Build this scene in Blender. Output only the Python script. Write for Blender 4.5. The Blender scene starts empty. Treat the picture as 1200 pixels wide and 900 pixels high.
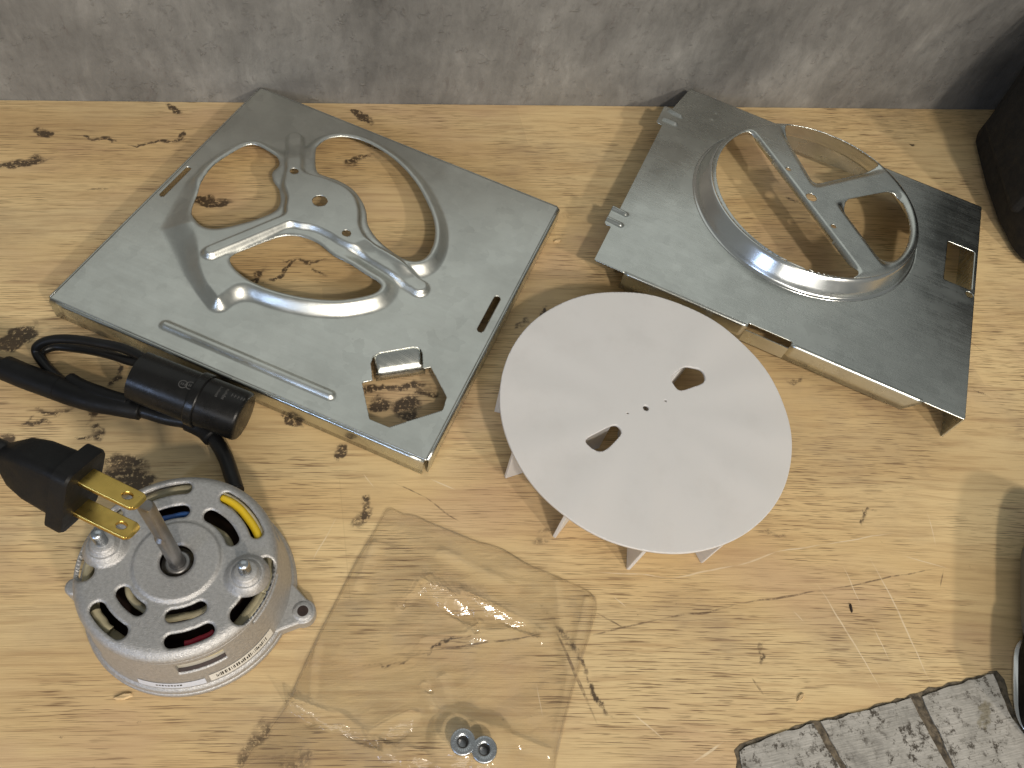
import bpy, bmesh, math, random
import numpy as np
from mathutils import Vector, Matrix, noise as mnoise

random.seed(7)
sc = bpy.context.scene
K = 0.00075                      # metres per working unit (camera stands 400 units above the bench)
PI = math.pi
cos, sin, rad = math.cos, math.sin, math.radians

# ------------------------------------------------------------------ camera
FPX, PITCH, ROLL, TH = 898.7, 0.975796, 0.293894, rad(25.4)
def _rz(v, a): return np.array([v[0]*cos(a)-v[1]*sin(a), v[0]*sin(a)+v[1]*cos(a), v[2]])
_d = np.array([0, cos(PITCH), -sin(PITCH)]); _r = np.array([1., 0, 0]); _u = np.cross(_r, _d)
CR = _rz(cos(ROLL)*_r + sin(ROLL)*_u, -TH)      # camera right, up, forward in the bench frame (x along the wall)
CU = _rz(-sin(ROLL)*_r + cos(ROLL)*_u, -TH)
CD = _rz(_d, -TH)
cam = bpy.data.cameras.new('camera'); camo = bpy.data.objects.new('camera', cam)
sc.collection.objects.link(camo); sc.camera = camo
camo.matrix_world = Matrix(((CR[0], CU[0], -CD[0], 0), (CR[1], CU[1], -CD[1], 0), (CR[2], CU[2], -CD[2], 400*K), (0, 0, 0, 1)))
cam.sensor_width = 36; cam.lens = FPX*36/1200; cam.clip_start = 0.005; cam.clip_end = 50

def at(px, py, z=0.0):
    """photo pixel -> point (units, bench frame) on the level z"""
    v = (px-600)/FPX*CR - (py-450)/FPX*CU + CD
    t = (z-400)/v[2]
    return np.array([v[0]*t, v[1]*t, z])
def at_dist(px, py, dist):
    v = (px-600)/FPX*CR - (py-450)/FPX*CU + CD
    return np.array([0, 0, 400.]) + v/np.linalg.norm(v)*dist

# ------------------------------------------------------------------ light
world = bpy.data.worlds.new('World'); sc.world = world; world.use_nodes = True
bg = world.node_tree.nodes['Background']
bg.inputs[0].default_value = (0.97, 1.0, 0.96, 1); bg.inputs[1].default_value = 0.20
def lamp(name, loc, target, size, power, col, size_y=None):
    l = bpy.data.lights.new(name, 'AREA'); l.energy = power; l.color = col
    l.size = size
    if size_y: l.shape = 'RECTANGLE'; l.size_y = size_y
    o = bpy.data.objects.new(name, l); sc.collection.objects.link(o)
    o.location = loc
    o.rotation_euler = (Vector(target)-Vector(loc)).to_track_quat('-Z', 'Y').to_euler()
    return o
T0 = (0.1, 0.22, 0)
lamp('shop_lamp', (0.21, -1.15, 1.32), T0, 0.10, 12.5, (1, 0.90, 0.78))
lamp('shop_lamp', (0.95, -1.60, 1.25), T0, 0.10, 16.5, (1, 0.90, 0.78))
lamp('room_fill_light', (-0.15, -1.75, 1.05), T0, 1.5, 13.0, (1, 0.95, 0.88), 0.6)  # added soft lamp standing in for the bright room behind the camera
lamp('overhead_fill_light', (0.35, 1.95, 1.95), (0.35, 1.2, 0), 3.2, 8.2, (0.97, 1.0, 0.945), 2.3)  # added oversized panel that gives the steel plates their grey reflection
lamp('window_light', (-0.95, -0.75, 0.62), T0, 0.28, 3.0, (0.50, 0.66, 1.0))
sc.view_settings.view_transform = 'Standard'; sc.view_settings.look = 'None'
sc.view_settings.exposure = 0.0; sc.view_settings.gamma = 1.0

# ------------------------------------------------------------------ materials
def mat(name):
    m = bpy.data.materials.new(name); m.use_nodes = True
    nt = m.node_tree; b = nt.nodes['Principled BSDF']
    return m, nt, b
class N:
    """tiny node helper"""
    def __init__(s, nt): s.nt = nt
    def add(s, t, **kw):
        n = s.nt.nodes.new(t)
        for k, v in kw.items(): setattr(n, k, v)
        return n
    def put(s, sock, v):
        if v is None: return
        if isinstance(v, bpy.types.NodeSocket): s.nt.links.new(v, sock)
        else: sock.default_value = v
    def math(s, op, a, b=None, c=None, clamp=False):
        n = s.add('ShaderNodeMath', operation=op, use_clamp=clamp)
        for i, v in enumerate((a, b, c)): s.put(n.inputs[i], v)
        return n.outputs[0]
    def vec(s, op, a, b=None, scale=None):
        n = s.add('ShaderNodeVectorMath', operation=op)
        s.put(n.inputs[0], a); s.put(n.inputs[1], b)
        if scale is not None: s.put(n.inputs['Scale'], scale)
        return n.outputs['Value'] if op in ('LENGTH', 'DISTANCE', 'DOT_PRODUCT') else n.outputs[0]
    def noise(s, vec, scale, detail=4, rough=0.6, dist=0.0, col=False):
        n = s.add('ShaderNodeTexNoise'); s.put(n.inputs['Vector'], vec)
        n.inputs['Scale'].default_value = scale; n.inputs['Detail'].default_value = detail
        n.inputs['Roughness'].default_value = rough; n.inputs['Distortion'].default_value = dist
        return n.outputs['Color'] if col else n.outputs[0]
    def rng(s, v, a, b, c=0.0, d=1.0, smooth=True):
        n = s.add('ShaderNodeMapRange'); n.interpolation_type = 'SMOOTHSTEP' if smooth else 'LINEAR'
        s.put(n.inputs[0], v)
        for i, q in enumerate((a, b, c, d)): n.inputs[i+1].default_value = q
        return n.outputs[0]
    def mix(s, f, a, b, blend='MIX'):
        n = s.add('ShaderNodeMix', data_type='RGBA', blend_type=blend)
        s.put(n.inputs[0], f); s.put(n.inputs[6], a); s.put(n.inputs[7], b)
        return n.outputs[2]
    def ramp(s, v, stops):
        n = s.add('ShaderNodeValToRGB'); s.put(n.inputs[0], v)
        e = n.color_ramp.elements
        while len(e) < len(stops): e.new(0.5)
        for q, (p, c) in zip(e, stops): q.position = p; q.color = (*c, 1)
        return n.outputs[0]
    def bump(s, h, strength, dist, normal=None):
        n = s.add('ShaderNodeBump'); n.inputs['Strength'].default_value = strength
        n.inputs['Distance'].default_value = dist; s.put(n.inputs['Height'], h)
        if normal: s.put(n.inputs['Normal'], normal)
        return n.outputs[0]
    def coord(s, which='Object'):
        return s.add('ShaderNodeTexCoord').outputs[which]
    def mapping(s, v, scale=(1, 1, 1), rot=(0, 0, 0), loc=(0, 0, 0)):
        n = s.add('ShaderNodeMapping'); s.put(n.inputs[0], v)
        n.inputs['Scale'].default_value = scale; n.inputs['Rotation'].default_value = rot; n.inputs['Location'].default_value = loc
        return n.outputs[0]

def simple(name, col, rough=0.5, metal=0.0, var=0.0, vscale=60, bump=0.0, bscale=900, **kw):
    m, nt, b = mat(name); n = N(nt); c = n.coord()
    if var:
        f = n.rng(n.noise(c, vscale, 4), 0.25, 0.75, 1-var, 1+var)
        cc = n.mix(1.0, (*col, 1), None, 'MULTIPLY')
        mixn = nt.nodes[-1]; nt.links.new(f, mixn.inputs[7]); n.put(b.inputs['Base Color'], cc)
        n.put(b.inputs['Roughness'], n.rng(n.noise(c, vscale*2.3, 5), 0.2, 0.8, rough*0.8, min(1, rough*1.25)))
    else:
        b.inputs['Base Color'].default_value = (*col, 1); b.inputs['Roughness'].default_value = rough
    b.inputs['Metallic'].default_value = metal
    if bump: n.put(b.inputs['Normal'], n.bump(n.noise(c, bscale, 2), bump, 0.0004))
    for k, v in kw.items(): b.inputs[k].default_value = v
    return m

def galvanised(name, base, r0, r1):
    m, nt, b = mat(name); n = N(nt); c = n.coord()
    v = n.add('ShaderNodeTexVoronoi'); n.put(v.inputs['Vector'], n.vec('ADD', c, n.vec('SCALE', n.noise(c, 120, 3, col=True), None, 0.012))); v.inputs['Scale'].default_value = 140
    sp = n.rng(n.vec('LENGTH', v.outputs['Color']), 0.3, 1.5, 0.94, 1.05, False)
    cloud = n.rng(n.noise(c, 26, 5, 0.65), 0.3, 0.7, 0.90, 1.06)
    spk = n.rng(n.noise(c, 1500, 2, 0.7), 0.66, 0.78, 1.0, 0.80)
    f = n.math('MULTIPLY', n.math('MULTIPLY', sp, cloud), spk)
    cc = n.vec('SCALE', base, None, f); n.put(b.inputs['Base Color'], cc)
    b.inputs['Metallic'].default_value = 1.0
    # faint rolling lines and handling smears change the gloss
    ln = n.noise(n.mapping(c, (25, 900, 25), (0, 0, 0.2)), 1.0, 3)
    ro = n.math('ADD', n.rng(n.noise(c, 38, 6, 0.7), 0.3, 0.75, r0, r1), n.rng(ln, 0.3, 0.7, -0.03, 0.03))
    n.put(b.inputs['Roughness'], ro)
    h = n.math('ADD', n.noise(c, 1100, 2), n.math('MULTIPLY', ln, 0.4))
    n.put(b.inputs['Normal'], n.bump(h, 0.10, 0.0003))
    return m

M = {}
M['galv'] = galvanised('galvanised_steel', (0.66, 0.675, 0.635), 0.31, 0.43)
M['galv_smooth'] = galvanised('galvanised_steel_smooth', (0.65, 0.67, 0.635), 0.22, 0.33)
M['drawn'] = simple('drawn_galvanised_steel', (0.70, 0.715, 0.70), 0.20, 1, var=0.04, vscale=40)
M['cast'] = simple('cast_aluminium', (0.47, 0.465, 0.455), 0.52, 0.75, var=0.13, vscale=900, bump=0.5, bscale=2200)
def translucent_white():
    m, nt, b = mat('white_plastic'); n = N(nt); c = n.coord()
    n.put(b.inputs['Base Color'], n.mix(n.rng(n.noise(n.mapping(c, (1, 1, 1)), 45, 6, 0.7), 0.48, 0.72, 0, 0.5), (0.85, 0.85, 0.84, 1), (0.77, 0.765, 0.75, 1)));
    n.put(b.inputs['Normal'], n.bump(n.noise(c, 700, 3), 0.08, 0.0003)); n.put(b.inputs['Roughness'], n.rng(n.noise(c, 60, 4), 0.3, 0.7, 0.33, 0.46))
    tl = n.add('ShaderNodeBsdfTranslucent'); tl.inputs[0].default_value = (0.80, 0.74, 0.68, 1)
    mx = n.add('ShaderNodeMixShader'); mx.inputs[0].default_value = 0.30
    nt.links.new(b.outputs[0], mx.inputs[1]); nt.links.new(tl.outputs[0], mx.inputs[2])
    nt.links.new(mx.outputs[0], nt.nodes['Material Output'].inputs[0])
    return m
M['white'] = translucent_white()
M['black_plastic'] = simple('black_plastic', (0.008, 0.0078, 0.0075), 0.28, 0, var=0.25, vscale=90, bump=0.08, bscale=800, **{'Specular IOR Level': 0.30})
M['black_matte'] = simple('black_moulded_plastic', (0.006, 0.006, 0.0062), 0.5, 0, var=0.2, vscale=90, bump=0.15, bscale=900, **{'Specular IOR Level': 0.25})
M['black_wire'] = simple('black_insulation', (0.007, 0.007, 0.0073), 0.36, 0, var=0.2, vscale=120, **{'Specular IOR Level': 0.35})
M['brass'] = simple('brass', (0.70, 0.49, 0.13), 0.30, 1, var=0.10, vscale=200)
M['zinc'] = simple('zinc_plated_steel', (0.58, 0.62, 0.66), 0.28, 1, var=0.08, vscale=400)
M['steel'] = simple('dull_steel', (0.30, 0.295, 0.29), 0.42, 1, var=0.12, vscale=200)
M['dark_core'] = simple('varnished_core', (0.030, 0.016, 0.012), 0.55, 0, var=0.3, vscale=300)
M['cream'] = simple('cream_winding_tape', (0.48, 0.43, 0.28), 0.55, 0, var=0.12, vscale=200)
M['insulator'] = simple('grey_insulator', (0.42, 0.40, 0.34), 0.5, 0, var=0.06, vscale=200)
M['yellow'] = simple('yellow_insulation', (0.72, 0.50, 0.02), 0.4)
M['blue'] = simple('blue_insulation', (0.02, 0.09, 0.30), 0.4)
M['red'] = simple('red_insulation', (0.45, 0.02, 0.05), 0.4)
M['paper'] = simple('label_paper', (0.66, 0.64, 0.58), 0.5, 0, var=0.05, vscale=200)
M['paper_blue'] = simple('label_paper_cool', (0.60, 0.64, 0.72), 0.35, 0, var=0.05, vscale=200)
M['ink'] = simple('black_ink', (0.02, 0.02, 0.02), 0.5)
M['grey_ink'] = simple('grey_print', (0.06, 0.058, 0.055), 0.5)
M['chip'] = simple('wood_chip', (0.62, 0.45, 0.24), 0.7, 0, var=0.15, vscale=500)
M['char'] = simple('dark_wood_splinter', (0.035, 0.022, 0.015), 0.8)
M['rubber'] = simple('black_rubber', (0.009, 0.009, 0.009), 0.6, 0, var=0.2, vscale=60, bump=0.1, bscale=500)
M['fabric'] = simple('black_nylon', (0.010, 0.0098, 0.0096), 0.85, 0, var=0.3, vscale=60, bump=0.5, bscale=900)
M['tool_grey'] = simple('grey_tool_plastic', (0.16, 0.155, 0.14), 0.35, 0, var=0.06, vscale=80)
M['bright_edge'] = simple('polished_steel', (0.7, 0.7, 0.7), 0.2, 1)

def film_material():
    m = bpy.data.materials.new('clear_film'); m.use_nodes = True; nt = m.node_tree; nt.nodes.clear(); n = N(nt)
    out = n.add('ShaderNodeOutputMaterial'); tr = n.add('ShaderNodeBsdfTransparent'); gl = n.add('ShaderNodeBsdfGlossy')
    df = n.add('ShaderNodeBsdfDiffuse')
    c = n.coord()
    tr.inputs[0].default_value = (0.97, 0.965, 0.96, 1); gl.inputs['Roughness'].default_value = 0.10
    df.inputs[0].default_value = (0.75, 0.73, 0.70, 1)
    h = n.math('ADD', n.noise(n.mapping(c, (30, 80, 1), (0, 0, 0.6)), 1.2, 4, 0.55, 0.8), n.math('MULTIPLY', n.noise(c, 300, 2), 0.08))
    bp = n.bump(h, 0.5, 0.0012)
    n.put(gl.inputs['Normal'], bp)
    lw = n.add('ShaderNodeLayerWeight'); lw.inputs[0].default_value = 0.16; n.put(lw.inputs['Normal'], bp)
    a = n.add('ShaderNodeMixShader'); n.put(a.inputs[0], n.math('ADD', n.math('MULTIPLY', lw.outputs['Fresnel'], 0.6), 0.02, clamp=True))
    nt.links.new(tr.outputs[0], a.inputs[1]); nt.links.new(gl.outputs[0], a.inputs[2])
    b = n.add('ShaderNodeMixShader'); n.put(b.inputs[0], n.rng(n.noise(c, 90, 4), 0.45, 0.8, 0.01, 0.06))
    nt.links.new(a.outputs[0], b.inputs[1]); nt.links.new(df.outputs[0], b.inputs[2])
    nt.links.new(b.outputs[0], out.inputs[0])
    return m
M['film'] = film_material()
M['film_edge'] = M['film'].copy(); M['film_edge'].name = 'clear_film_fold'
for nd in M['film_edge'].node_tree.nodes:
    if nd.bl_idname == 'ShaderNodeBsdfTransparent': nd.inputs[0].default_value = (0.87, 0.86, 0.85, 1)

# bench stains and scratches: (px, py, half length u, half width u, turn deg in the bench frame, strength)
STAINS = [(30,190,17,5,12,.9),(52,155,8,5,-50,.8),(118,163,13,2.2,-20,.8),(205,128,9,3,-50,.8),(213,160,8,2.5,60,.7),
 (185,166,20,1.6,8,.7),(425,138,11,4,-55,.9),(248,236,14,4.5,0,1.),(120,222,13,3,8,.35),(420,188,17,3,22,.7),(330,318,18,2,35,.7),(300,325,12,2.2,60,.7),
 (370,315,14,1.6,-40,.6),(355,305,20,1.3,0,.5),(22,395,12,8,55,1.),(10,402,10,5,0,.8),(140,440,12,2.5,70,.7),(110,482,9,2.5,75,.7),(70,480,17,1.8,5,.6),(40,492,8,1.6,0,.6),
 (150,550,13,8,-25,.85),(165,568,10,5,20,.9),(10,515,5,4,0,.9),(112,505,5,4,90,.8),(96,510,5,1.3,0,.8),(340,493,8,2.2,-45,.9),(395,527,6,4,60,.75),(430,598,9,3,70,.6),(420,612,7,4,60,.4),
 (460,455,22,4,0,.9),(478,480,10,9,0,1.),(445,475,8,6,20,.8),(500,460,9,4,0,.6),(638,370,10,2.5,80,.8),(612,380,9,2.5,30,.5),
 (930,445,6,3,0,.5),(1068,170,3,2,0,.8),(1150,460,9,1.0,-40,.6),(1062,450,6,1.5,0,.5),
 (885,560,9,1.5,-40,.5),(690,800,24,1.6,-75,.55),(655,740,18,1.8,-70,.45),(500,762,40,1.0,8,.5),(640,625,13,6,20,.35),
 (735,430,4,3,0,.6),(965,245,14,3,0,.7),(930,235,10,2,-30,.5),(1015,605,10,1.3,35,.5),(890,770,8,1.6,55,.5),(905,625,12,1.5,-20,.4),
 (300,870,14,5,50,.45),(345,890,10,6,0,.4),(150,465,10,1.2,-60,.5),(570,120,10,2,0,.3),(660,255,8,4,0,.25)]
# pale scratches, each as two photo pixels and a half width
SCRATCH = [((956,681),(1035,810),.6),((1019,650),(1094,806),.65),((988,662),(1008,708),.4),((1021,729),(1042,773),.4),((700,671),(787,677),.5),((783,677),(867,662),.6),((863,663),(910,646),.6),((906,647),(967,637),.5),((963,638),(1046,625),.45),
 ((1058,652),(1112,667),.4),((396,607),(365,658),.4),((425,555),(438,572),.4),((505,560),(535,573),.5),((720,700),(735,712),.4),((930,715),(942,728),.5),((740,835),(780,868),.5),((812,893),(848,870),.8),((1085,598),(1096,640),.4),((630,800),(636,840),.35)]
# thin dark cracks the same way
CRACK = [((690,747),(775,725),.7),((772,726),(867,706),.8),((863,707),(967,690),.8),((963,691),(1105,666),.6),((496,580),(540,612),.6),((460,565),(500,583),.5),((650,735),(700,850),1.0),((1106,668),(1103,688),.5),((700,720),(733,738),.6),((500,762),(640,742),.7),((1104,372),(1160,420),.4),((880,795),(895,815),.9)]

def bench_material():
    m, nt, b = mat('bench_wood'); n = N(nt); c0 = n.coord()
    # the grain swings a little away from the wall's direction towards the front edge
    sx = n.add('ShaderNodeSeparateXYZ'); n.put(sx.inputs[0], c0); cx = n.add('ShaderNodeCombineXYZ')
    n.put(cx.inputs[0], sx.outputs[0]); n.put(cx.inputs[2], sx.outputs[2])
    n.put(cx.inputs[1], n.math('ADD', sx.outputs[1], n.math('MULTIPLY', n.math('MULTIPLY', sx.outputs[0], n.math('SUBTRACT', 0.385, sx.outputs[1])), 0.50)))
    c = cx.outputs[0]
    w = n.vec('ADD', c, n.vec('SCALE', n.vec('SUBTRACT', n.noise(n.mapping(c, (6, 14, 1)), 1, 3, col=True), (0.5, 0.5, 0.5)), None, 0.009))
    big = n.noise(n.mapping(w, (3.0, 16, 1)), 1.0, 4, 0.55)
    col = n.ramp(big, [(0.25, (0.55, 0.37, 0.18)), (0.42, (0.67, 0.48, 0.24)), (0.55, (0.75, 0.57, 0.305)), (0.65, (0.71, 0.52, 0.27)), (0.8, (0.63, 0.44, 0.22))])
    # glued staves, each a little different in tone
    st = n.add('ShaderNodeTexBrick'); st.offset = 0.37; st.squash = 1
    n.put(st.inputs['Vector'], n.mapping(c, (1, 1, 1), (0, 0, 0), (0.21, 0.012, 0)))
    st.inputs['Color1'].default_value = (0.93, 0.93, 0.93, 1); st.inputs['Color2'].default_value = (1.06, 1.05, 1.03, 1)
    st.inputs['Mortar'].default_value = (0.94, 0.93, 0.91, 1); st.inputs['Scale'].default_value = 1.0
    st.inputs['Mortar Size'].default_value = 0.00025; st.inputs['Mortar Smooth'].default_value = 0.3
    st.inputs['Brick Width'].default_value = 0.34; st.inputs['Row Height'].default_value = 0.052; st.inputs['Bias'].default_value = 0.0
    col = n.mix(1.0, col, st.outputs['Color'], 'MULTIPLY')
    g = n.noise(n.mapping(w, (22, 420, 1)), 1.0, 5, 0.65)
    col = n.mix(n.rng(g, 0.44, 0.70, 0, 0.55), col, (0.40, 0.25, 0.12, 1))
    pink = n.noise(n.mapping(c, (9, 17, 1), (0, 0, 0), (3, 1, 0)), 1.0, 3)
    col = n.mix(n.rng(pink, 0.48, 0.70, 0, 0.45), col, (0.52, 0.335, 0.215, 1))
    # short dark pores along the grain
    po = n.noise(n.mapping(n.vec('ADD', c, n.vec('SCALE', n.vec('SUBTRACT', w, c), None, 0.3)), (58, 2300, 1)), 1.0, 2, 0.55)
    pd = n.noise(n.mapping(c, (12, 22, 1), (0, 0, 0), (7, 2, 0)), 1.0, 3)
    pore = n.math('MULTIPLY', n.rng(po, 0.55, 0.62), n.rng(pd, 0.36, 0.58))
    col = n.mix(n.math('MULTIPLY', pore, 0.80), col, (0.15, 0.085, 0.042, 1))
    # grime and small scattered specks
    sp = n.noise(c, 210, 4, 0.7); spm = n.math('MULTIPLY', n.rng(sp, 0.66, 0.74), n.rng(n.noise(c, 17, 3), 0.48, 0.64))
    col = n.mix(n.math('MULTIPLY', spm, 0.75), col, (0.10, 0.065, 0.04, 1))
    gr = n.rng(n.noise(n.mapping(c, (11, 15, 1), (0, 0, 0), (1, 5, 0)), 1.0, 5, 0.65), 0.48, 0.75, 0, 0.42)
    col = n.mix(gr, col, (0.30, 0.22, 0.15, 1))
    c = c0
    # named marks
    atn = n.add('ShaderNodeAttribute'); atn.attribute_name = 'stain'; tot = atn.outputs['Fac']
    brk = n.rng(n.noise(c, 520, 4, 0.75), 0.33, 0.52, 0.15, 1.0)
    brk2 = n.rng(n.noise(n.mapping(c, (60, 160, 1)), 1, 3), 0.35, 0.6, 0.45, 1.0)
    sm = n.math('MULTIPLY', n.math('MULTIPLY', n.math('POWER', tot, 0.8), brk), brk2, clamp=True)
    sm = n.math('MULTIPLY', n.rng(sm, 0.16, 0.62), 0.92)
    col = n.mix(n.math('MULTIPLY', tot, 0.30), col, (0.33, 0.22, 0.12, 1))
    col = n.mix(sm, col, (0.055, 0.036, 0.023, 1))
    st_ = None
    wc2 = n.vec('ADD', c, n.vec('SCALE', n.vec('SUBTRACT', n.noise(c, 30, 2, col=True), (0.5, 0.5, 0.5)), None, 0.004))
    def line_mask(items):
        tot_ = None
        for p0, p1, bb in items:
            q0, q1 = at(*p0)*K, at(*p1)*K; m_ = (q0+q1)/2; dx, dy = q1[0]-q0[0], q1[1]-q0[1]
            mp = n.add('ShaderNodeMapping'); mp.vector_type = 'TEXTURE'; n.put(mp.inputs[0], wc2)
            mp.inputs['Location'].default_value = (m_[0], m_[1], 0); mp.inputs['Rotation'].default_value = (0, 0, math.atan2(dy, dx))
            mp.inputs['Scale'].default_value = (math.hypot(dx, dy)*0.56, bb*K, 1e3)
            v = n.rng(n.vec('LENGTH', mp.outputs[0]), 1.0, 0.5)
            tot_ = v if tot_ is None else n.math('MAXIMUM', tot_, v)
        return tot_
    st_ = line_mask(SCRATCH)
    ck = n.math('MULTIPLY', line_mask(CRACK), n.rng(n.noise(c, 190, 4, 0.7), 0.36, 0.58, 0.1, 0.75))
    col = n.mix(ck, col, (0.12, 0.075, 0.045, 1))
    scm = n.math('MULTIPLY', st_, n.rng(n.noise(c, 160, 3), 0.30, 0.55, 0.25, 0.75))
    col = n.mix(scm, col, (0.78, 0.64, 0.43, 1))
    n.put(b.inputs['Base Color'], col)
    n.put(b.inputs['Roughness'], n.rng(n.noise(c, 40, 4), 0.3, 0.7, 0.44, 0.62))
    b.inputs['Specular IOR Level'].default_value = 0.35
    n.put(b.inputs['Normal'], n.bump(n.math('SUBTRACT', 1.0, po), 0.3, 0.0004))
    return m
M['bench'] = bench_material()

def wall_material():
    m, nt, b = mat('mottled_grey_wall'); n = N(nt); c = n.coord()
    w = n.vec('ADD', c, n.vec('SCALE', n.noise(c, 30, 4, col=True), None, 0.012))
    a = n.noise(w, 17, 8, 0.68); d = n.noise(n.mapping(w, (150, 1, 42), (0, -0.62, 0)), 1.0, 6, 0.68)
    f = n.math('ADD', n.math('MULTIPLY', a, 0.72), n.math('MULTIPLY', d, 0.28))
    col = n.ramp(f, [(0.34, (0.125, 0.122, 0.114)), (0.46, (0.185, 0.180, 0.168)), (0.55, (0.235, 0.229, 0.213)), (0.66, (0.32, 0.312, 0.29))])
    big = n.rng(n.noise(c, 5.5, 3), 0.32, 0.68, 0.80, 1.02); col = n.vec('SCALE', col, None, big)
    sp = n.rng(n.noise(w, 170, 5, 0.75), 0.58, 0.70)
    col = n.mix(n.math('MULTIPLY', sp, 0.15), col, (0.38, 0.365, 0.33, 1))
    dk = n.rng(n.noise(n.mapping(w, (150, 1, 60), (0, -0.8, 0)), 1, 5, 0.75), 0.58, 0.68)
    col = n.mix(n.math('MULTIPLY', dk, 0.30), col, (0.10, 0.08, 0.072, 1))
    n.put(b.inputs['Base Color'], col); b.inputs['Roughness'].default_value = 0.6
    b.inputs['Specular IOR Level'].default_value = 0.3
    n.put(b.inputs['Normal'], n.bump(n.math('ADD', f, n.math('MULTIPLY', sp, 0.3)), 0.6, 0.003))
    return m
M['wall'] = wall_material()

def tape_material():
    m, nt, b = mat('worn_grey_tape'); n = N(nt); c = n.coord()
    a = n.noise(c, 60, 6, 0.7); col = n.ramp(a, [(0.3, (0.20, 0.19, 0.17)), (0.48, (0.36, 0.345, 0.31)), (0.7, (0.47, 0.45, 0.41))])
    wv = n.noise(n.mapping(c, (70, 900, 1), (0, 0, rad(-62))), 1, 3, 0.6)
    col = n.mix(n.rng(wv, 0.55, 0.72, 0, 0.55), col, (0.16, 0.145, 0.12, 1))
    sp = n.math('MULTIPLY', n.rng(n.noise(c, 300, 5, 0.8), 0.50, 0.60), n.rng(n.noise(c, 70, 4, 0.6), 0.40, 0.56))
    col = n.mix(sp, col, (0.065, 0.055, 0.042, 1))
    ol = n.rng(n.noise(c, 38, 4, 0.6, 0.5), 0.66, 0.70); col = n.mix(n.math('MULTIPLY', ol, 0.7), col, (0.20, 0.175, 0.115, 1))
    n.put(b.inputs['Base Color'], col); b.inputs['Roughness'].default_value = 0.55
    n.put(b.inputs['Normal'], n.bump(n.math('ADD', a, wv), 0.5, 0.0006))
    return m
M['tape'] = tape_material()
M['tape_gum'] = simple('dirty_tape_residue', (0.115, 0.092, 0.062), 0.8, 0, var=0.75, vscale=300, bump=0.8, bscale=700)

# ------------------------------------------------------------------ mesh helpers (all in units, scaled by K on output)
COL = sc.collection
def mk(name, verts, faces, m, parent=None, smooth=True, sharp=None, solid=None, bevel=None):
    me = bpy.data.meshes.new(name)
    me.from_pydata([tuple(float(q)*K for q in v) for v in verts], [], [tuple(f) for f in faces])
    me.validate()
    if smooth: me.polygons.foreach_set('use_smooth', [True]*len(me.polygons))
    me.materials.append(M[m]); me.update()
    o = bpy.data.objects.new(name, me); COL.objects.link(o)
    if parent is not None: o.parent = parent
    if solid:
        s = o.modifiers.new('thickness', 'SOLIDIFY'); s.thickness = solid*K; s.offset = -1
    if bevel:
        s = o.modifiers.new('bevel', 'BEVEL'); s.width = bevel*K; s.segments = 3; s.limit_method = 'ANGLE'; s.angle_limit = rad(40)
    if sharp:
        bm = bmesh.new(); bm.from_mesh(me)
        for e in bm.edges:
            if len(e.link_faces) == 2 and e.calc_face_angle(0) > rad(sharp): e.smooth = False
        bm.to_mesh(me); bm.free()
    return o
def thing(name, label, cat, loc=(0, 0, 0), rz=0.0, group=None):
    o = bpy.data.objects.new(name, None); COL.objects.link(o); o.empty_display_size = 0.01
    o.location = Vector([q*K for q in loc]); o.rotation_euler = (0, 0, rz)
    o['label'] = label; o['category'] = cat
    if group: o['group'] = group
    return o
def tag(o, label, cat, group=None):
    o['label'] = label; o['category'] = cat
    if group: o['group'] = group
    return o

def catmull(pts, n=10, closed=False):
    pts = [np.array(p, float) for p in pts]; L = len(pts); out = []
    for i in range(L if closed else L-1):
        if closed: p0, p1, p2, p3 = pts[i-1], pts[i], pts[(i+1) % L], pts[(i+2) % L]
        else: p0, p1, p2, p3 = pts[max(i-1, 0)], pts[i], pts[i+1], pts[min(i+2, L-1)]
        for k in range(n):
            t = k/n
            out.append(0.5*((2*p1)+(-p0+p2)*t+(2*p0-5*p1+4*p2-p3)*t*t+(-p0+3*p1-3*p2+p3)*t**3))
    if not closed: out.append(pts[-1])
    return out

def tube(pts, r, n=8, seg=14, caps=True):
    P = catmull(pts, n); V = []; F = []
    P = [p for i, p in enumerate(P) if i == 0 or np.linalg.norm(p-P[i-1]) > 1e-6]
    rr = r if callable(r) else (lambda t: r)
    T = [P[min(i+1, len(P)-1)]-P[max(i-1, 0)] for i in range(len(P))]
    T = [t/np.linalg.norm(t) for t in T]
    nrm = np.cross(T[0], [0.123, 0.3, 0.94]); nrm /= np.linalg.norm(nrm)
    for i, p in enumerate(P):
        nrm = nrm-T[i]*np.dot(nrm, T[i]); nrm /= np.linalg.norm(nrm); b = np.cross(T[i], nrm)
        R = rr(i/(len(P)-1))
        for k in range(seg):
            a = 2*PI*k/seg; V.append(p+R*(cos(a)*nrm+sin(a)*b))
    for i in range(len(P)-1):
        for k in range(seg):
            a, b_ = i*seg+k, i*seg+(k+1) % seg
            F.append((a, b_, b_+seg, a+seg))
    if caps:
        F.append(tuple(range(seg))[::-1]); F.append(tuple((len(P)-1)*seg+k for k in range(seg)))
    return V, F

def lathe(prof, seg=64, c=(0, 0), a0=0.0, a1=2*PI):
    full = abs(a1-a0-2*PI) < 1e-6; n = seg if full else seg+1
    V = []; F = []
    for i in range(n):
        a = a0+(a1-a0)*i/seg
        for (r, z) in prof: V.append((c[0]+r*cos(a), c[1]+r*sin(a), z))
    m = len(prof)
    for i in range(seg):
        j = (i+1) % n
        for k in range(m-1):
            F.append((i*m+k, j*m+k, j*m+k+1, i*m+k+1))
    return V, F

def frame_map(V, o, ax, ay, az):
    return [np.array(o)+v[0]*np.array(ax)+v[1]*np.array(ay)+v[2]*np.array(az) for v in V]

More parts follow.
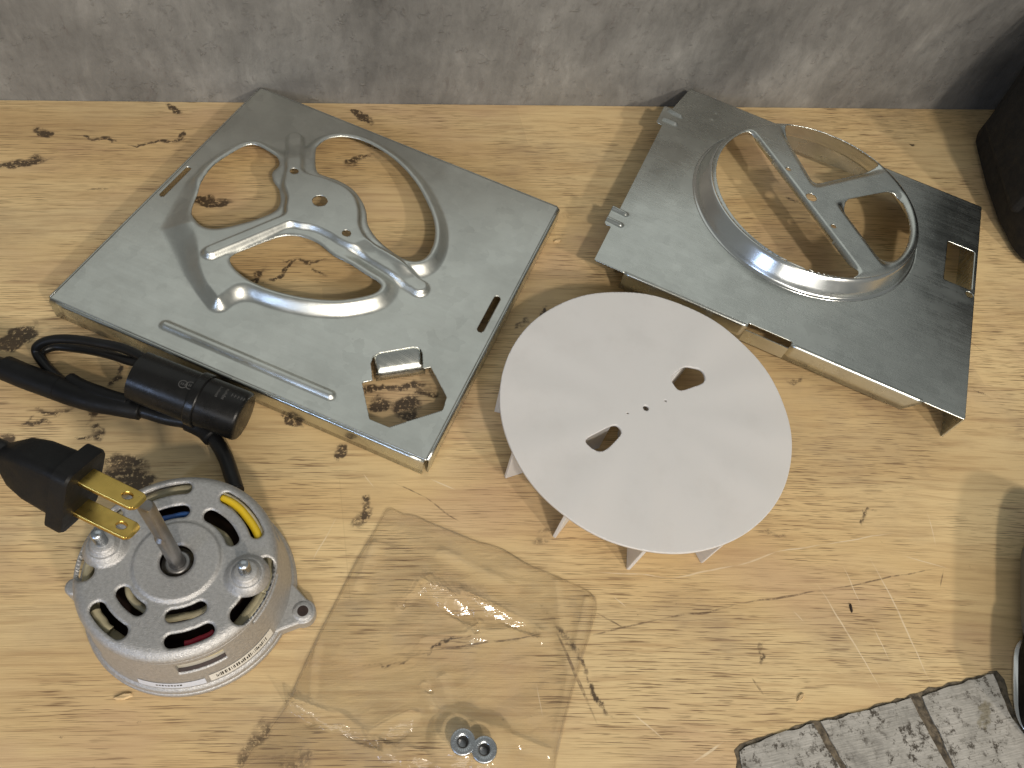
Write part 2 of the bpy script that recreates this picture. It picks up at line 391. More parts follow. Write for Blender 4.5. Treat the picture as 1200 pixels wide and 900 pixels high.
def boxvf(x0, x1, y0, y1, z0, z1):
    V = [(x0, y0, z0), (x1, y0, z0), (x1, y1, z0), (x0, y1, z0), (x0, y0, z1), (x1, y0, z1), (x1, y1, z1), (x0, y1, z1)]
    return V, [(3, 2, 1, 0), (4, 5, 6, 7), (0, 1, 5, 4), (1, 2, 6, 5), (2, 3, 7, 6), (3, 0, 4, 7)]

def prism(poly, z0, z1):
    n = len(poly); V = [(p[0], p[1], z0) for p in poly]+[(p[0], p[1], z1) for p in poly]
    F = [tuple(range(n))[::-1], tuple(range(n, 2*n))]+[(i, (i+1) % n, n+(i+1) % n, n+i) for i in range(n)]
    return V, F

def join(*vf):
    V = []; F = []
    for v, f in vf:
        o = len(V); V += list(v); F += [tuple(q+o for q in t) for t in f]
    return V, F

def sheet(x0, x1, y0, y1, step, keep, height):
    """sheet metal: grid clipped where keep(x,y) < 0, raised to height(x,y)"""
    nx = max(2, int(round((x1-x0)/step))); ny = max(2, int(round((y1-y0)/step)))
    xs = np.linspace(x0, x1, nx+1); ys = np.linspace(y0, y1, ny+1)
    X, Y = np.meshgrid(xs, ys); D = keep(X, Y)
    D = np.where(np.abs(D) < 1e-4, 1e-4, D)
    ins = D > 0; idx = {}; P = []; F = []
    def vid(i, j):
        k = (i, j)
        if k not in idx: idx[k] = len(P); P.append((xs[j], ys[i]))
        return idx[k]
    def eid(a, b):
        k = (min(a, b), max(a, b))
        if k not in idx:
            da, db = D[a], D[b]; t = da/(da-db); t = min(max(t, 0.02), 0.98)
            idx[k] = len(P)
            P.append((xs[a[1]]+t*(xs[b[1]]-xs[a[1]]), ys[a[0]]+t*(ys[b[0]]-ys[a[0]])))
        return idx[k]
    cnt = ins[:-1, :-1].astype(int)+ins[1:, :-1]+ins[:-1, 1:]+ins[1:, 1:]
    for i, j in np.argwhere(cnt > 0):
        i = int(i); j = int(j)
        cs = [(i, j), (i, j+1), (i+1, j+1), (i+1, j)]
        if cnt[i, j] == 4: F.append(tuple(vid(*q) for q in cs)); continue
        poly = []
        for k in range(4):
            a, b = cs[k], cs[(k+1) % 4]
            if ins[a]: poly.append(vid(*a))
            if ins[a] != ins[b]: poly.append(eid(a, b))
        if len(poly) >= 3: F.append(tuple(poly))
    A = np.array(P); Z = height(A[:, 0], A[:, 1])
    return np.c_[A, Z], F

# signed distances (negative inside)
def sd_poly(X, Y, poly):
    poly = np.array(poly)[:, :2]; n = len(poly)
    d = np.full(X.shape, 1e9); s = np.ones(X.shape)
    for i in range(n):
        a, b = poly[i], poly[i-1]
        ex, ey = b-a; wx, wy = X-a[0], Y-a[1]
        t = np.clip((wx*ex+wy*ey)/(ex*ex+ey*ey+1e-12), 0, 1)
        d = np.minimum(d, (wx-ex*t)**2+(wy-ey*t)**2)
        c1 = Y >= a[1]; c2 = Y < b[1]; c3 = ex*wy > ey*wx
        flip = (c1 & c2 & c3) | (~c1 & ~c2 & ~c3)
        s = np.where(flip, -s, s)
    return s*np.sqrt(d)
def sd_cap(X, Y, a, b, r):
    ex, ey = b[0]-a[0], b[1]-a[1]; wx, wy = X-a[0], Y-a[1]
    t = np.clip((wx*ex+wy*ey)/(ex*ex+ey*ey+1e-12), 0, 1)
    return np.hypot(wx-ex*t, wy-ey*t)-r
def sd_circ(X, Y, c, r): return np.hypot(X-c[0], Y-c[1])-r
def sd_rect(X, Y, x0, x1, y0, y1, r=0.0):
    qx = np.abs(X-(x0+x1)/2)-(x1-x0)/2+r; qy = np.abs(Y-(y0+y1)/2)-(y1-y0)/2+r
    return np.hypot(np.maximum(qx, 0), np.maximum(qy, 0))+np.minimum(np.maximum(qx, qy), 0)-r
def smin(a, b, k):
    h = np.clip(0.5+0.5*(b-a)/k, 0, 1); return b*(1-h)+a*h-k*h*(1-h)
def smax(a, b, k): return -smin(-a, -b, k)
def sstep(x, a, b):
    t = np.clip((x-a)/(b-a), 0, 1); return t*t*(3-2*t)

class Frame:
    def __init__(s, x, y, a): s.x, s.y, s.a = x, y, a
    def loc(s, p):
        dx, dy = p[0]-s.x, p[1]-s.y; c, q = cos(s.a), sin(s.a)
        return (dx*c+dy*q, -dx*q+dy*c)
    def px(s, pts, z): return [s.loc(at(x, y, z)) for x, y in pts]
def to_bench(x, y): return (x*cos(TH)+y*sin(TH), -x*sin(TH)+y*cos(TH))

# ------------------------------------------------------------------ the setting: bench top and wall
WY = 513.5
def value_noise(X, Y, cell, seed):
    r = np.random.RandomState(seed); T = r.rand(257, 257)
    u, v = X/cell, Y/cell; i = np.floor(u).astype(int); j = np.floor(v).astype(int); fu, fv = u-i, v-j
    fu = fu*fu*(3-2*fu); fv = fv*fv*(3-2*fv); i %= 256; j %= 256
    return (T[i, j]*(1-fu)+T[i+1, j]*fu)*(1-fv)+(T[i, j+1]*(1-fu)+T[i+1, j+1]*fu)*fv
def fbm(X, Y, cell, seed, octs=4, gain=0.6):
    t = 0; a = 1.0; s_ = 0
    for o_ in range(octs): t = t+a*(value_noise(X+37*o_, Y-53*o_, cell/2**o_, seed+o_)-0.5); s_ += a; a *= gain
    return t/s_
# one slab; its top carries a fine grid where the marks are, so that each keeps its own ragged outline
gx0, gx1, gy0, gy1, st0 = -250.0, 660.0, -60.0, WY-0.5, 1.0
nx, ny = int((gx1-gx0)/st0), int((gy1-gy0)/st0)
gxs = np.linspace(gx0, gx1, nx+1); gys = np.linspace(gy0, gy1, ny+1); GX, GY = np.meshgrid(gxs, gys)
DX = GX+11*fbm(GX, GY, 11, 1); DY = GY+11*fbm(GX, GY, 11, 9)
stain = np.zeros(GX.shape)
for (px, py, a, bb, ang, sg) in STAINS:
    p = at(px, py); t = rad(ang)
    lx = (DX-p[0])*cos(t)+(DY-p[1])*sin(t); ly = -(DX-p[0])*sin(t)+(DY-p[1])*cos(t)
    bend = 0.0016*a*np.clip(lx/a, -2, 2)**2*a*(1 if (px+py) % 2 else -1)
    q = np.sqrt((lx/(a*1.1))**2+((ly+bend)/(bb*1.15))**2)
    stain = np.maximum(stain, sg*sstep(-q, -1.15, -0.45))
GV = np.c_[GX.ravel()*K, GY.ravel()*K, np.zeros(GX.size)]
B0 = [(-900, -700), (1500, -700), (1500, WY-0.5), (-900, WY-0.5)]
extra = [(x, y, 0) for x, y in B0]+[(x, y, -50) for x, y in B0]+[(-900, gy0, 0), (1500, gy0, 0)]
nb = GX.size; AV = np.vstack([GV, np.array(extra)*K])
I = np.arange(nb).reshape(ny+1, nx+1)
quads = np.stack([I[:-1, :-1], I[:-1, 1:], I[1:, 1:], I[1:, :-1]], -1).reshape(-1, 4)
g00, g10, g11, g01 = I[0, 0], I[0, -1], I[-1, -1], I[-1, 0]; e = nb
more = np.array([[e+0, e+1, e+9, e+8], [e+8, g00, g01, e+3], [g10, e+9, e+2, g11], [e+7, e+6, e+5, e+4], [e+0, e+4, e+5, e+1], [e+1, e+5, e+6, e+2], [e+2, e+6, e+7, e+3], [e+3, e+7, e+4, e+0]])
Q = np.vstack([quads, more]).astype(np.int32)
me = bpy.data.meshes.new('workbench_top')
me.vertices.add(len(AV)); me.vertices.foreach_set('co', AV.ravel().astype(np.float32))
me.loops.add(Q.size); me.loops.foreach_set('vertex_index', Q.ravel())
me.polygons.add(len(Q)); me.polygons.foreach_set('loop_start', np.arange(0, Q.size, 4, dtype=np.int32))
me.update(calc_edges=True); me.validate()
at_ = me.attributes.new('stain', 'FLOAT', 'POINT'); at_.data.foreach_set('value', np.r_[stain.ravel(), np.zeros(len(extra))].astype(np.float32))
me.materials.append(M['bench'])
o = bpy.data.objects.new('workbench_top', me); COL.objects.link(o); o['kind'] = 'structure'
V, F = boxvf(-900, 1500, WY, WY+25, -300, 150)
o = mk('wall', V, F, 'wall', smooth=False); o['kind'] = 'structure'

# ------------------------------------------------------------------ square mounting plate with stamped spider
ax_, ay_ = to_bench(-0.34545*400, 0.80561*400)
FA = Frame(ax_, ay_, -0.12559-TH)
AW, AH, AZ = 121.8, 115.6, 15.0
plate = thing('mounting_plate', 'square galvanised steel plate with three kidney openings around a stamped motor hub', 'metal plate', (ax_, ay_, 0), FA.a)
ZP = AZ+6.2
hub = FA.px([(375, 238)], ZP+2)[0]; bolt1, bolt2 = FA.px([(345, 203), (406, 276)], ZP+2)
k1 = catmull(FA.px([(224,243),(229,257),(240,265),(256,266.5),(278,262),(302,255),(322,246),(328,236),(327,222),(320,211),(319,201),(326.5,193),(325,184),(314,176),(300,169),(287,170),(270,179),(250,193),(236,212)], ZP), 6, True)
k2 = catmull(FA.px([(370,176),(374,169),(384,162),(400,159.5),(422,163),(445,174),(468,191),(488,214),(502,240),(509,262),(508.5,283),(500,300),(487,305.5),(472,302),(455,291),(440,277),(431,262),(429,247),(423,233),(412,220),(397,211),(383,206),(371,199)], ZP), 6, True)
k3 = catmull(FA.px([(269,304),(275,297),(292,290),(312,282),(330,276.5),(348,276),(363,280),(376,287),(392,300),(410,309),(430,322),(443,330),(446,336),(438,343),(418,348),(395,350.5),(368,349),(340,344),(312,336),(290,326),(276,315)], ZP), 6, True)
win = FA.px([(424,448),(433,491),(456,500.5),(519,480.5),(523.5,465),(505,430)], AZ)
tabh = FA.px([(437,450),(434.5,426),(437,418),(444,413.5),(484,406.5),(492,407.5),(495,413),(496,436)], AZ)
lump = [(-99, 2), (-93, -36), (-62, -58), (-36, -72), (-30, -48), (-45, -20), (-60, 10)]
hubp = catmull(FA.px([(331,206),(338,198.5),(350,197),(364,202),(385,208),(405,217),(418,229),(423.5,245),(424,262),(428,275),(424,288),(410,289),(396,283),(383,275.5),(366,268),(348,265),(337,259),(331.5,246),(333,230),(329,216)], ZP+2.9), 5, True)
r1a, r1b = FA.px([(345, 205), (345, 155)], ZP+1); r2a, r2b = FA.px([(345, 255), (247, 296)], ZP+1); r3a, r3b = FA.px([(406, 276), (492, 330)], ZP+1)
def keepA(X, Y):
    d = sd_poly(X, Y, k1)
    for k in (k2, k3, win): d = np.minimum(d, sd_poly(X, Y, k))
    d = np.minimum(d, sd_poly(X, Y, tabh))
    d = np.minimum(d, sd_circ(X, Y, hub, 5.0)); d = np.minimum(d, sd_circ(X, Y, bolt1, 2.9)); d = np.minimum(d, sd_circ(X, Y, bolt2, 2.9))
    d = np.minimum(d, sd_cap(X, Y, (-115.4, -13), (-115.4, 15.5), 1.8)); d = np.minimum(d, sd_cap(X, Y, (112, -15), (112, 13.5), 2.2))
    return d
def heightA(X, Y):
    q1, q2, q3 = sd_poly(X, Y, k1), sd_poly(X, Y, k2), sd_poly(X, Y, k3)
    dp = smin(smin(q1, q2, 26), q3, 26)-10.5
    dp = smin(dp, sd_poly(X, Y, lump)-8, 10); dp = smin(dp, sd_circ(X, Y, hub, 50), 10)
    wl = 8.6+13*sstep(-X, 46, 80)*sstep(-Y, -8, 8)
    h = AZ+6.6*sstep(-dp/wl, 0, 1)
    dh = sd_poly(X, Y, hubp)
    for a, b, r in ((r1a, r1b, 6.8), (r2a, r2b, 5.6), (r3a, r3b, 7.0)): dh = smin(dh, sd_cap(X, Y, a, b, r), 4)
    h = h+3.8*sstep(-dh, -0.3, 3.0)
    # rolled rims of the kidney openings
    dk = np.minimum(np.minimum(q1, q2), q3)
    h = h-1.1*np.clip(1-dk/2.6, 0, 1)**2
    h = h+2.2*sstep(-sd_cap(X, Y, (-53, -100.2), (53, -99.6), 3.6), 0, 2.6)
    # a little oil-canning so the sheet is not dead flat
    h = h+0.25*np.sin(X/41+0.6)*np.sin(Y/37+1.1)
    e = np.minimum(AW-np.abs(X), AH-np.abs(Y)); return h*sstep(e, -1, 12)+(AZ)*(1-sstep(e, -1, 12))
V, F = sheet(-AW+2.0, AW-2.0, -AH+2.0, AH-2.0, 0.95, keepA, heightA)
mk('panel', V, F, 'galv', plate, solid=1.0)
def flange(parent, length0, length1, half, ang, ztop, depth, m='galv_smooth', R=2.0, name='flange', ch0=0, ch1=0):
    """bent-down edge: runs along local x from length0 to length1 at y=-half, turned by ang"""
    prof = [(-half+R, ztop)]+[(-half+R-R*sin(t*PI/12), ztop-R+R*cos(t*PI/12)) for t in range(1, 7)]+[(-half, ztop-depth*0.6), (-half, ztop-depth)]
    V = []; F = []; n = 24
    for i in range(n+1):
        for k, (y, z) in enumerate(prof):
            f = (ztop-R-z)/(depth-R) if z < ztop-R else 0
            x = (length0+ch0*f)*(1-i/n)+(length1-ch1*f)*i/n
            V.append((x*cos(ang)-y*sin(ang), x*sin(ang)+y*cos(ang), z))
    m_ = len(prof)
    for i in range(n):
        for k in range(m_-1): F.append((i*m_+k, i*m_+k+1, (i+1)*m_+k+1, (i+1)*m_+k))
    return mk(name, V, F, m, parent, solid=1.0)
flange(plate, -AW+2.8, AW-2.8, AH, 0, AZ, AZ-0.3)
flange(plate, -AH+2.8, AH-2.8, AW, PI/2, AZ, AZ-0.3)
flange(plate, -AW+2.8, AW-2.8, AH, PI, AZ, AZ-0.3)
flange(plate, -AH+2.8, AH-2.8, AW, -PI/2, AZ, AZ-0.3)
# tab bent down inside the wiring window
ta, tb = FA.px([(436.5, 414.5), (494.5, 406)], AZ); ta = np.array(ta); tb = np.array(tb)
e1 = (tb-ta)/np.linalg.norm(tb-ta); e2 = np.array([e1[1], -e1[0]]); Lt = np.linalg.norm(tb-ta)
V = []; F = []
prof = [(-0.6, 14.7), (1.0, 14.5), (4, 13.4), (8.5, 11.4), (11.2, 9.6), (12.4, 7), (12.8, 3.0)]
for i in range(9):
    for (s, z) in prof:
        p = ta+e1*Lt*(i/8)+e2*(s-0.8); V.append((p[0], p[1], z-0.3))
for i in range(8):
    for k in range(6): F.append((i*7+k, i*7+k+1, (i+1)*7+k+1, (i+1)*7+k))
mk('tab', V, F, 'galv_smooth', plate, solid=0.9)

# ------------------------------------------------------------------ bracket with inlet collar
bx_, by_ = to_bench(0.44017*400, 1.15710*400)
FB = Frame(bx_, by_, -0.15701-TH)
BW, BH, BZ = 131.0, 113.4, 23.6
brk = thing('fan_bracket', 'galvanised steel bracket with a raised round collar and Y-shaped bars across it', 'metal bracket', (bx_, by_, 0), FB.a)
CC = (-4.8, 22.7)
cham = FB.px([(792, 123), (809, 104)], BZ)
t1a, t1b = FB.px([(713, 239), (704, 260)], BZ); t2a, t2b = FB.px([(780, 124), (771, 144)], BZ)
n0 = FB.px([(731, 321)], BZ)[0][0]; n1, n2 = [p[0] for p in FB.px([(877, 384), (926, 405)], BZ)]; n3 = FB.px([(1082, 471)], BZ)[0][0]
ribs = [FB.px(q, BZ) for q in (((718,244),(733,251.5)), ((711.5,256.5),(727,264)), ((784,130),(797,136.5)), ((778,140),(791,145.5)))]
nub = FB.px([(834, 139.5), (839, 132)], BZ)
smallh = FB.px([(1136, 345)], BZ)[0]
def keepB(X, Y):
    d = -sd_rect(X, Y, -BW, BW, -BH+0.3, BH-0.3)
    ca, cb = np.array(cham[0]), np.array(cham[1]); e = (cb-ca)/np.linalg.norm(cb-ca)
    d = np.minimum(d, -((X-ca[0])*(-e[1])+(Y-ca[1])*e[0]))
    for a, b in ((t1a, t1b), (t2a, t2b)):
        d = np.maximum(d, -sd_rect(X, Y, -BW-5.5, -BW+6, min(a[1], b[1]), max(a[1], b[1]), 2.0))
    # bend line: the panel ends a bend radius short of the edge where a flange follows
    fl = ((X > n0) & (X < n1)) | ((X > n2) & (X < n3))
    d = np.where(fl, np.minimum(d, Y+BH-2.0+0.01), d)
    d = np.minimum(d, sd_rect(X, Y, n1-0.6, n2+0.6, -BH-6, -BH+3.4))
    d = np.minimum(d, sd_circ(X, Y, CC, 88.4)); d = np.minimum(d, sd_rect(X, Y, 106.8, 128.2, 10.2, 54.8, 1.0)); d = np.minimum(d, sd_circ(X, Y, smallh, 3.0))
    return d
def heightB(X, Y):
    h = np.full(X.shape, BZ)
    for a, b in ribs: h = h+2.2*sstep(-sd_cap(X, Y, a, b, 2.3), 0, 2.0)
    for a in nub: h = h+0.8*sstep(-sd_circ(X, Y, a, 2.0), 0, 2)
    return h+0.12*np.sin(X/33)*np.sin(Y/29+2)
V, F = sheet(-BW-7, BW+0.2, -BH, BH, 1.0, keepB, heightB)
mk('panel', V, F, 'galv_smooth', brk, solid=0.9)
flange(brk, n0, n1-0.6, BH, 0, BZ, 15.0)
flange(brk, n2+0.6, n3, BH, 0, BZ, 15.0, ch1=7)
V, F = boxvf(n1-0.6, n2+0.6, -BH, -BH+0.9, BZ-15, BZ-4.2); mk('flange', V, F, 'galv_smooth', brk, smooth=False)
flange(brk, -BW+16, -46, BH, PI, BZ, 16.0); flange(brk, 46, BW-8, BH, PI, BZ, 16.0)
V, F = boxvf(-46, 46, BH-0.9, BH, BZ-16, BZ-1); mk('flange', V, F, 'galv_smooth', brk, smooth=False)
V, F = boxvf(BW-1.0, BW-0.05, -BH+0.5, BH-4, 0.2, BZ-0.95); mk('flange', V, F, 'galv_smooth', brk, smooth=False)
V, F = boxvf(-BW+14, -BW+15, -BH+20, BH-24, 0.2, BZ-0.95); mk('flange', V, F, 'galv_smooth', brk, smooth=False)
# collar: fillet, slightly tapered wall, rolled top
HB = 15.4
prof = [(88.6, BZ), (87.6, BZ+0.15), (86.8, BZ+0.7), (86.3, BZ+1.7), (86.0, BZ+3.2)]+[(86.0-4.6*t, BZ+3.2+(HB-5.6)*t) for t in (0.2, 0.4, 0.6, 0.8, 1.0)]+[(80.6, BZ+HB-1.75)]
V, F = lathe(prof, 128, CC); CT = (CC[0]+1.2, CC[1]+2.4)
V = [(x+1.2*(z-BZ)/HB, y+2.4*(z-BZ)/HB, z) for x, y, z in V]        # the rim sits slightly off the base circle
mk('collar', V, F, 'drawn', brk, solid=0.9)
ZS = BZ+HB
dl = FB.px([(885, 161), (999, 311)], ZS-2); b2 = FB.px([(917, 149), (953, 209)], ZS-3); a2 = FB.px([(958, 213), (1024, 198)], ZS-3)
b3 = FB.px([(987, 240), (1031, 299)], ZS-3); a3 = FB.px([(990, 234.5), (1046, 224)], ZS-1)
def half(X, Y, a, b):   # negative on the left of a->b
    e = np.array(b)-np.array(a); e = e/np.linalg.norm(e); return -((X-a[0])*(-e[1])+(Y-a[1])*e[0])
def holes(X, Y):
    # dl runs down: the D opening is on its right-hand (plate left) side
    D = smax(half(X, Y, dl[1], dl[0]), sd_circ(X, Y, (CT[0]+1.0, CT[1]-1.6), 78.2), 9)
    H2 = smax(smax(half(X, Y, b2[0], b2[1]), half(X, Y, a2[0], a2[1]), 7), sd_circ(X, Y, CT, 79.7), 8)
    H3 = smax(smax(half(X, Y, b3[0], b3[1]), half(X, Y, a3[1], a3[0]), 9), sd_circ(X, Y, CC, 75.6), 14)
    return D, H2, H3
h1, h2, h3 = FB.px([(924, 198), (951, 231), (977, 265)], ZS)
def keepS(X, Y):
    D, H2, H3 = holes(X, Y); d = np.minimum(np.minimum(D, H2), H3)
    for c, r in ((h1, 2.1), (h2, 4.2), (h3, 2.1)): d = np.minimum(d, sd_circ(X, Y, c, r))
    return np.minimum(d, -sd_circ(X, Y, CT, 80.5))
def heightS(X, Y):
    D, H2, H3 = holes(X, Y); R = np.hypot(X-CT[0], Y-CT[1])
    f = sstep(-R, -80, -64); ha3 = half(X, Y, a3[1], a3[0]); hb3 = np.maximum(half(X, Y, b3[0], b3[1]), 0)
    d2 = 5.6*sstep(-H2, -8.5, -0.2); d3 = 5.6*sstep(-hb3, -8.5, -0.2)*sstep(-ha3, -1.0, 9.0)*(half(X, Y, dl[1], dl[0]) > 0)
    h = ZS-np.maximum(d2, d3)*f-4.5*np.clip(1-D/1.6, 0, 1)*f
    h = h-1.5*np.clip(1-H3/2.2, 0, 1)**2*(1-f)
    return h-1.7*np.clip((R-75.4)/5.1, 0, 1)**2
V, F = sheet(CC[0]-84.6, CC[0]+84.6, CC[1]-84.6, CC[1]+84.6, 0.85, keepS, heightS)
mk('spider', V, F, 'galv_smooth', brk, solid=0.9)

# ------------------------------------------------------------------ impeller, lying blades down
ix, iy = to_bench(80.58, 259.45); IZ = 33.3; IR = 87.9
imp = thing('impeller', 'white plastic fan wheel lying with its flat round disc facing up', 'fan wheel', (ix, iy, 0), -TH)
FI = Frame(ix, iy, -TH)
td1 = catmull(FI.px([(787,441),(789,450),(797,457.5),(812,453.5),(824,448.5),(826.5,441),(822,433),(811,430),(801,430)], IZ), 6, True)
td2 = catmull(FI.px([(686.5,515),(692,524),(703,529),(712,525.5),(722,516),(728.5,507),(725,499.5),(718,498),(703,505)], IZ), 6, True)
chole, d1, d2 = FI.px([(757, 478), (735.5, 484), (780, 469.5)], IZ)
def keepI(X, Y):
    d = -sd_circ(X, Y, (0, 0), IR)
    for t in (td1, td2): d = np.minimum(d, sd_poly(X, Y, t))
    d = np.minimum(d, sd_circ(X, Y, chole, 1.9))
    for q in (d1, d2): d = np.minimum(d, sd_circ(X, Y, q, 0.8))
    return d
def heightI(X, Y):
    R = np.hypot(X, Y); A = np.arctan2(Y, X)
    return IZ+0.24*np.sin(12*(A+rad(172.4))+1.57)*sstep(R, 15, 80)-0.35*(R/IR)**2
V, F = sheet(-IR-1, IR+1, -IR-1, IR+1, 0.8, keepI, heightI)
mk('disc', V, F, 'white', imp, solid=1.8)
V0, F0 = boxvf(24, IR-0.3, -1.0, 1.0, 0.15, IZ-1.9)
V0[1] = (IR-1.0, -1.0, 0.15); V0[2] = (IR-1.0, 1.0, 0.15)
fin0 = mk('fin', V0, F0, 'white', imp, smooth=False, bevel=0.35)
for k in range(12):
    f = fin0 if k == 0 else fin0.copy()
    if k: COL.objects.link(f)
    f.rotation_euler = (0, 0, rad(-172.4+30*k))
V, F = lathe([(9, 0.15), (9, IZ-2)], 32); V2, F2 = lathe([(4.2, IZ-2), (4.2, 0.15), (9, 0.15)], 32)
mk('hub', *join((V, F), (V2, F2)), 'white', imp)

# ------------------------------------------------------------------ electric motor
mx, my = to_bench(-121.5, 94.3); MZ = 46.0
mot = thing('electric_motor', 'round cast aluminium motor with slotted cover, upright shaft and two threaded studs', 'motor', (mx, my, 0), -TH)
FM = Frame(mx, my, -TH)
def pol(r, a): return (r*cos(rad(a)), r*sin(rad(a)))
def sd_arc(X, Y, rc, a0, a1, w):
    R = np.hypot(X, Y); A = np.degrees(np.arctan2(Y, X)); mid = (a0+a1)/2; hw = (a1-a0)/2
    dA = np.abs((A-mid+180) % 360-180)
    p0, p1 = pol(rc, a0), pol(rc, a1)
    e = np.minimum(np.hypot(X-p0[0], Y-p0[1]), np.hypot(X-p1[0], Y-p1[1]))
    return np.where(dA <= hw, np.abs(R-rc), e)-w
SLOTS = [(24.5, 111, 137, 3.0), (24.8, 43, 81, 3.0), (24.6, -68, -41, 2.9), (24.6, -127, -103, 3.0),
         (36.4, 111, 142, 2.9), (35.8, 41, 79, 3.0), (35.4, -67, -43, 3.0), (35.8, -126, -103, 3.3)]
stA, stB = pol(32.2, -175), pol(31.8, 5.5)
def slotsd(X, Y):
    d = np.full(X.shape, 1e3)
    for s in SLOTS: d = np.minimum(d, sd_arc(X, Y, *s))
    big = np.maximum(sd_arc(X, Y, 38.6, -21, 14, 4.4), 10.0-np.hypot(X-stB[0], Y-stB[1]))
    big2 = np.maximum(sd_arc(X, Y, 38.6, -197, -156, 4.4), 10.0-np.hypot(X-stA[0], Y-stA[1]))
    return np.minimum(d, np.minimum(big, big2))
def keepM(X, Y):
    d = np.minimum(slotsd(X, Y), -sd_circ(X, Y, (0, 0), 43.7))
    return np.minimum(d, sd_circ(X, Y, (0, 0), 7.2))
def heightM(X, Y):
    R = np.hypot(X, Y); h = np.full(X.shape, MZ)
    t = np.clip((R-37.8)/6.0, 0, 1); h = h-5.4*(1-np.sqrt(np.maximum(1-t*t, 0)))
    h = h+1.3*sstep(-R, -19.6, -17.6)
    d = slotsd(X, Y); h = h-0.9*np.clip(1-d/1.3, 0, 1)**2
    h = h-1.0*np.clip(1-(R-7.2)/1.6, 0, 1)**2*(R < 9)
    for s in (stA, stB): h = h+3.2*sstep(-np.hypot(X-s[0], Y-s[1]), -10.5, -6.8)
    return h
V, F = sheet(-47, 47, -47, 47, 0.5, keepM, heightM)
mk('cover', V, F, 'cast', mot, solid=2.0)
# side wall with ventilation cut-outs
def WR(z): return 47.4-4.0*((z-8)/32.6)**0.8
zs = np.linspace(8.0, MZ-5.4, 30); na = 360; V = []; F = []
for i in range(na):
    a = 2*PI*i/na
    for z in zs: V.append((WR(z)*cos(a), WR(z)*sin(a), z))
def cut(adeg, z):
    adeg = (adeg+180) % 360-180
    for a0, a1, z0, z1 in ((-67, -40, 26, 37.5), (-200, -152, 30, 60), (-19, 13, 37.5, 60), (160, 208, 30, 60), (100, 140, 28, 38), (38, 80, 28, 38), (-128, -118, 12, 17)):
        if a0 < adeg < a1 and z0 < z < z1: return True
    return False
nz = len(zs)
for i in range(na):
    for k in range(nz-1):
        if cut(i+0.5, (zs[k]+zs[k+1])/2): continue
        j = (i+1) % na
        F.append((i*nz+k, j*nz+k, j*nz+k+1, i*nz+k+1))
mk('side_wall', V, F, 'cast', mot, solid=2.2)
prof = [(40, 0.1), (48.6, 0.1), (49.4, 0.8), (49.4, 3.6), (48.8, 4.2), (48.2, 4.3), (48.2, 4.9), (48.9, 5.1), (48.9, 7.0), (48.2, 8.2), (47.1, 8.8), (46.5, 9.4)]
ring = mk('base_ring', *lathe(prof, 128), 'cast', mot, sharp=60)
def ear(a, r, z1):
    c = pol(r, a); poly = []
    for k in range(17):
        t = rad(a)-PI/2+PI*k/16*1.0; poly.append((c[0]+6.3*cos(t), c[1]+6.3*sin(t)))
    p0, p1 = pol(46.5, a+17), pol(46.5, a-17)
    poly += [p0, p1]
    o = mk('mounting_ear', *prism(poly, 0.15, z1), 'cast', mot, smooth=False, bevel=1.4)
    V, F = lathe([(2.7, z1+0.15), (5.0, z1+0.15), (5.2, z1-0.5)], 24, c); mk('screw_rim', V, F, 'cast', o)
    V, F = lathe([(0.01, z1+0.1), (2.75, z1+0.1)], 20, c); mk('hole_shade_disc', V, F, 'dark_core', o)  # flat dark disc on the solid ear, painting the shade of a hole
ear(4.6, 55.2, 9.2); ear(125, 55.2, 9.2); lug = mk('lug', *prism([(pol(44.5, -152)[0]+4.2*cos(rad(t)), pol(44.5, -152)[1]+4.2*sin(rad(t))) for t in range(0, 360, 20)], 5, 37), 'cast', mot, bevel=1.5)
# shaft with a flat ground on its upper half
def shaft_section(r, flat, z):
    out = []
    for k in range(24):
        a = 2*PI*k/24; x, y = r*cos(a), r*sin(a)
        if flat: x = min(x, r*0.55)
        q = rad(-95); out.append((x*cos(q)-y*sin(q), x*sin(q)+y*cos(q), z))
    return out
secs = [shaft_section(3.4, False, 8), shaft_section(3.4, False, 76), shaft_section(3.35, True, 77.5), shaft_section(3.35, True, 106), shaft_section(2.6, True, 107.4)]
V = [p for s in secs for p in s]; F = [(i*24+k, i*24+(k+1) % 24, (i+1)*24+(k+1) % 24, (i+1)*24+k) for i in range(4) for k in range(24)]+[tuple(96+k for k in range(24))]
mk('shaft', V, F, 'steel', mot, sharp=35)
mk('bearing', *lathe([(3.5, 45.0), (4.6, 45.4), (5.6, 44.6), (5.9, 43.6), (7.1, 43.2), (7.3, 42.5)], 40), 'steel', mot)
for s in (stA, stB):
    prof = [(0.01, 61.2)]+[(2.2, 61.2)]+[(2.75 if k % 2 else 2.4, 60.6-0.55*k) for k in range(22)]+[(2.2, 47)]
    stud = mk('stud', *lathe([(r, z) for r, z in prof], 20, s), 'zinc', mot)
    V, F = lathe([(2.2, 51.6), (4.6, 51.5), (5.4, 50.9), (5.6, 50.0), (6.4, 49.8), (6.7, 49.0)], 32, s); mk('washer', V, F, 'cast', stud)
mk('stator', *lathe([(0.01, 33), (8, 33), (8, 30), (30, 30), (30, 27), (44, 27), (44, 4)], 64), 'dark_core', mot)
def ringtube(r, z, t, a0, a1, wob=0.6, n=30):
    n = max(6, int(abs(a1-a0)/12)); pts = [(*pol(r+wob*sin(k*1.7), a0+(a1-a0)*k/n), z+wob*cos(k*1.3)) for k in range(n+1)]
    return tube(pts, t, 6, 12)
mk('insulator', *lathe([(42.4, 27), (42.2, 36.5), (41.0, 36.8), (40.6, 27)], 96), 'insulator', mot)
mk('winding', *ringtube(39.2, 33.5, 3.4, 0, 360), 'cream', mot)
